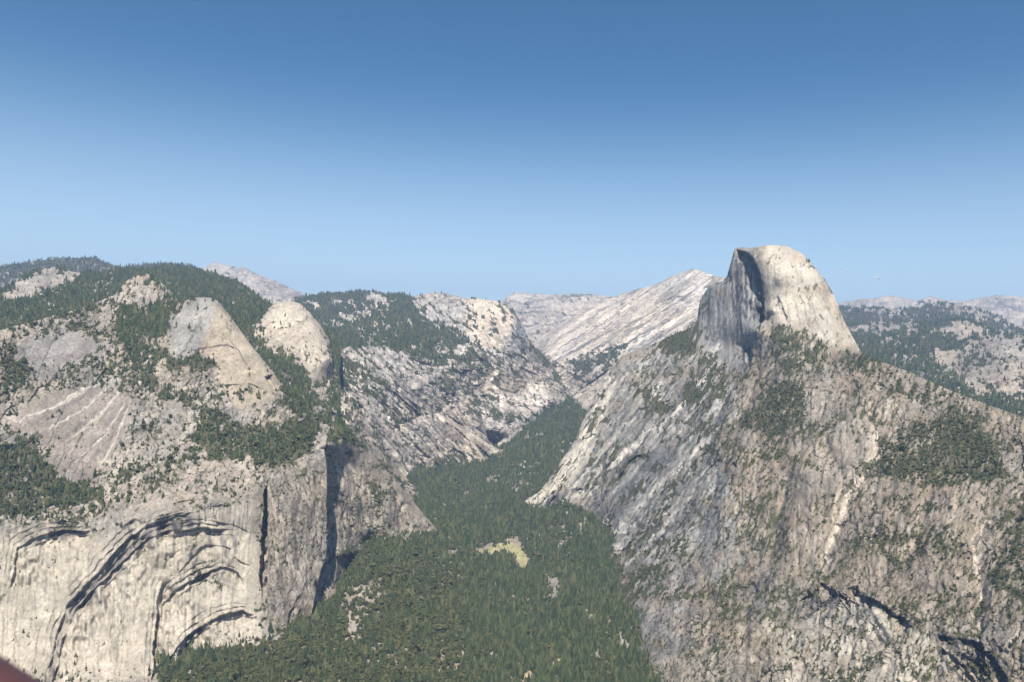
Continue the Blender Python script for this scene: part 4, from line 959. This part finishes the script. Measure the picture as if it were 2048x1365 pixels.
# ------------------------------------------------------------------ the rail of the lookout, close by at the lower left
def tube(name, a, b, r, mat, seg=24):
    a, b = Vector(a), Vector(b); d = (b-a).normalized(); u = d.orthogonal().normalized(); v = d.cross(u)
    V = []; Fc = []
    for k in range(2):
        for i in range(seg):
            w = 6.28318*i/seg
            V.append(tuple((a if k == 0 else b)+(u*math.cos(w)+v*math.sin(w))*r))
    for i in range(seg):
        Fc.append((i, (i+1) % seg, seg+(i+1) % seg, seg+i))
    Fc.append(tuple(range(seg))[::-1]); Fc.append(tuple(range(seg, 2*seg)))
    me = bpy.data.meshes.new(name); me.from_pydata(V, [], Fc)
    for p in me.polygons: p.use_smooth = len(p.vertices) == 4
    me.materials.append(mat)
    o = bpy.data.objects.new(name, me); COL.objects.link(o); return o


RAILMAT = plain_material('dark_red_paint', (.075, .030, .030), .5, .15, 20)
CAMP = np.array([0, 0, CAMZ])


def at(px, py, dist):
    s, c, t = bearing(px, py)
    return CAMP+np.array([s*dist, c*dist, t*dist])


# ------------------------------------------------------------------ camera
cam = bpy.data.cameras.new('camera'); co = bpy.data.objects.new('camera', cam); COL.objects.link(co)
M = Matrix(((RT[0], UP[0], -fw[0], 0), (RT[1], UP[1], -fw[1], 0), (RT[2], UP[2], -fw[2], CAMZ), (0, 0, 0, 1)))
co.matrix_world = M
cam.sensor_width = 36; cam.lens = F/2048*36; cam.clip_start = .05; cam.clip_end = 250000
cam.dof.use_dof = True; cam.dof.focus_distance = 3500; cam.dof.aperture_fstop = 4
SC.camera = co

# upper edge of the rail is seen from (0, 1310) to (85, 1365)
p1 = at(0, 1310, .82); z1 = p1[2]
s, c, t = bearing(85, 1365); d2 = (z1-CAMZ)/t
p2 = np.array([s*d2, c*d2, z1])
dr = (p2-p1)/np.linalg.norm(p2-p1)
rr = .03
side = np.cross(dr, [0, 0, 1]); side /= np.linalg.norm(side)
pa = p1-dr*1.2; pb = p1+dr*1.0
tp = (p1-CAMP); nn = np.cross(dr, tp); nn /= np.linalg.norm(nn); nn *= -np.sign(nn[2])   # push the tube below the sight line
off = nn*rr
rail = bpy.data.objects.new('handrail', None); COL.objects.link(rail); rail.location = (0, 0, 0)
tag(rail, 'dark red-brown rounded rail, blurred and close by in the lower left corner', 'railing')
tube('rail', pa+off, pb+off, rr, RAILMAT).parent = rail
for q in (pa*.9+pb*.1, pb):
    q = q+off
    tube('post', (q[0], q[1], q[2]-1.2), (q[0], q[1], q[2]-rr*.5), .022, RAILMAT).parent = rail

# ------------------------------------------------------------------ two wisps of cloud over the far right peaks
def cloud(name, px, py, w, h, dist, label, seed):
    rg = random.Random(seed)
    c = at(px, py, dist); sc = dist/F
    V = []; Fc = []
    for k in range(9):
        ox = rg.uniform(-.75, .75); r = (1-abs(ox))**.7*rg.uniform(.5, 1)
        a = len(V); nu, nv = 12, 7
        for j in range(nv+1):
            th = math.pi*j/nv
            for i in range(nu):
                ph = 2*math.pi*i/nu; q = 1+.18*math.sin(3*ph+k)*math.sin(2*th+k)
                V.append((ox*w*sc/2+r*w*sc*.17*math.sin(th)*math.cos(ph)*q, rg.uniform(-.01, .01)*w*sc+r*h*sc*.34*math.sin(th)*math.sin(ph)*q, rg.uniform(-.02, .02)*h*sc+r*h*sc*.34*math.cos(th)*q))
        for j in range(nv):
            for i in range(nu):
                Fc.append((a+j*nu+i, a+j*nu+(i+1) % nu, a+(j+1)*nu+(i+1) % nu, a+(j+1)*nu+i))
    me = bpy.data.meshes.new(name); me.from_pydata(V, [], Fc)
    for p in me.polygons: p.use_smooth = True
    me.materials.append(CLOUDMAT)
    o = bpy.data.objects.new(name, me); o.location = c; o.rotation_euler = (0, 0, -math.atan2(c[0], c[1])); COL.objects.link(o)
    tag(o, label, 'cloud')


CLOUDMAT, nt, N, L = new_mat('cloud_vapour')
out = N.new('ShaderNodeOutputMaterial'); mx = N.new('ShaderNodeMixShader'); tr = N.new('ShaderNodeBsdfTransparent'); df = N.new('ShaderNodeBsdfDiffuse')
df.inputs['Color'].default_value = (.8, .8, .8, 1)
lw = N.new('ShaderNodeLayerWeight'); lw.inputs['Blend'].default_value = .3
mr = N.new('ShaderNodeMapRange'); mr.inputs['From Min'].default_value = 0; mr.inputs['From Max'].default_value = .8; mr.inputs['To Min'].default_value = .3; mr.inputs['To Max'].default_value = 0
L.new(lw.outputs['Facing'], mr.inputs['Value']); L.new(mr.outputs[0], mx.inputs[0]); L.new(tr.outputs[0], mx.inputs[1]); tl = N.new('ShaderNodeBsdfTranslucent'); tl.inputs['Color'].default_value = (.8, .8, .8, 1); ad = N.new('ShaderNodeMixShader'); ad.inputs[0].default_value = .4; L.new(df.outputs[0], ad.inputs[1]); L.new(tl.outputs[0], ad.inputs[2]); L.new(ad.outputs[0], mx.inputs[2]); L.new(mx.outputs[0], out.inputs['Surface'])
cloud('cloud', 1691, 541, 20, 11, 42000, 'small white wisp of cloud just right of the half dome, the higher and shorter one', 3)
cloud('cloud', 1755, 556, 28, 11, 44000, 'small white wisp of cloud above the far right peaks, the lower and longer one', 5)

# ------------------------------------------------------------------ sun, sky, haze
SUN_AZ, SUN_EL = math.radians(178), math.radians(52)
sd = Vector((math.sin(SUN_AZ)*math.cos(SUN_EL), math.cos(SUN_AZ)*math.cos(SUN_EL), math.sin(SUN_EL)))
sl = bpy.data.lights.new('sun', 'SUN'); sl.energy = 5.0; sl.angle = math.radians(.53); sl.color = (1, .94, .85)
so = bpy.data.objects.new('sun', sl); COL.objects.link(so); so.location = (0, 0, 5000)
so.rotation_euler = sd.to_track_quat('Z', 'Y').to_euler()
w = bpy.data.worlds.new('World'); SC.world = w; w.use_nodes = True
nt = w.node_tree; bg = nt.nodes['Background']; sk = nt.nodes.new('ShaderNodeTexSky'); sk.sky_type = 'NISHITA'
sk.sun_disc = False; sk.sun_elevation = SUN_EL; sk.sun_rotation = SUN_AZ; sk.altitude = 2200; sk.air_density = 1.0; sk.dust_density = 1.6; sk.ozone_density = 4.0
gm = nt.nodes.new('ShaderNodeHueSaturation'); gm.inputs['Saturation'].default_value = 1.18; gm.inputs['Hue'].default_value = .490
nt.links.new(sk.outputs[0], gm.inputs['Color']); tcw = nt.nodes.new('ShaderNodeTexCoord'); spz = nt.nodes.new('ShaderNodeSeparateXYZ'); mrz = nt.nodes.new('ShaderNodeMapRange')
mrz.interpolation_type = 'SMOOTHERSTEP'; mrz.inputs['From Min'].default_value = -.02; mrz.inputs['From Max'].default_value = .36; mrz.inputs['To Min'].default_value = .62; mrz.inputs['To Max'].default_value = 0
mxz = nt.nodes.new('ShaderNodeMix'); mxz.data_type = 'RGBA'; mxz.inputs[7].default_value = (6.9, 8.5, 9.6, 1)
nt.links.new(tcw.outputs['Generated'], spz.inputs[0]); nt.links.new(spz.outputs['Z'], mrz.inputs['Value']); nt.links.new(mrz.outputs[0], mxz.inputs[0])
nt.links.new(gm.outputs[0], mxz.inputs[6]); nt.links.new(mxz.outputs[2], bg.inputs['Color']); bg.inputs['Strength'].default_value = .072

lo = np.array([1e9]*3); hi = -lo
for o in COL.objects:
    if o.type == 'MESH' and o.name.split('.')[0] != 'cloud' and o.parent is None:
        n = len(o.data.vertices); v = np.empty(n*3, np.float32); o.data.vertices.foreach_get('co', v); v = v.reshape(-1, 3)
        lo = np.minimum(lo, v.min(0)); hi = np.maximum(hi, v.max(0))
print('bounds', lo, hi)
lo = lo-np.array([200, 200, 1.0]); hi = hi+np.array([200, 200, 45.0])
V = [(x, y, z) for z in (lo[2], hi[2]) for y in (lo[1], hi[1]) for x in (lo[0], hi[0])]
me = bpy.data.meshes.new('haze'); me.from_pydata(V, [], [(0, 2, 3, 1), (4, 5, 7, 6), (0, 1, 5, 4), (2, 6, 7, 3), (0, 4, 6, 2), (1, 3, 7, 5)])
hz, nt, N, L = new_mat('haze_air')
out = N.new('ShaderNodeOutputMaterial'); pv = N.new('ShaderNodeVolumePrincipled')
pv.inputs['Color'].default_value = (.38, .55, .88, 1); pv.inputs['Density'].default_value = 3.8e-5; pv.inputs['Anisotropy'].default_value = 0
L.new(pv.outputs[0], out.inputs['Volume']); me.materials.append(hz)
ho = bpy.data.objects.new('haze', me); COL.objects.link(ho); tag(ho, 'thin blue haze filling the air', kind='stuff')

SC.cycles.volume_bounces = 0; SC.cycles.max_bounces = 5; SC.cycles.diffuse_bounces = 2; SC.cycles.transparent_max_bounces = 24
SC.view_settings.view_transform = 'Standard'; SC.view_settings.look = 'None'; SC.view_settings.gamma = 1; SC.view_settings.exposure = 0.68
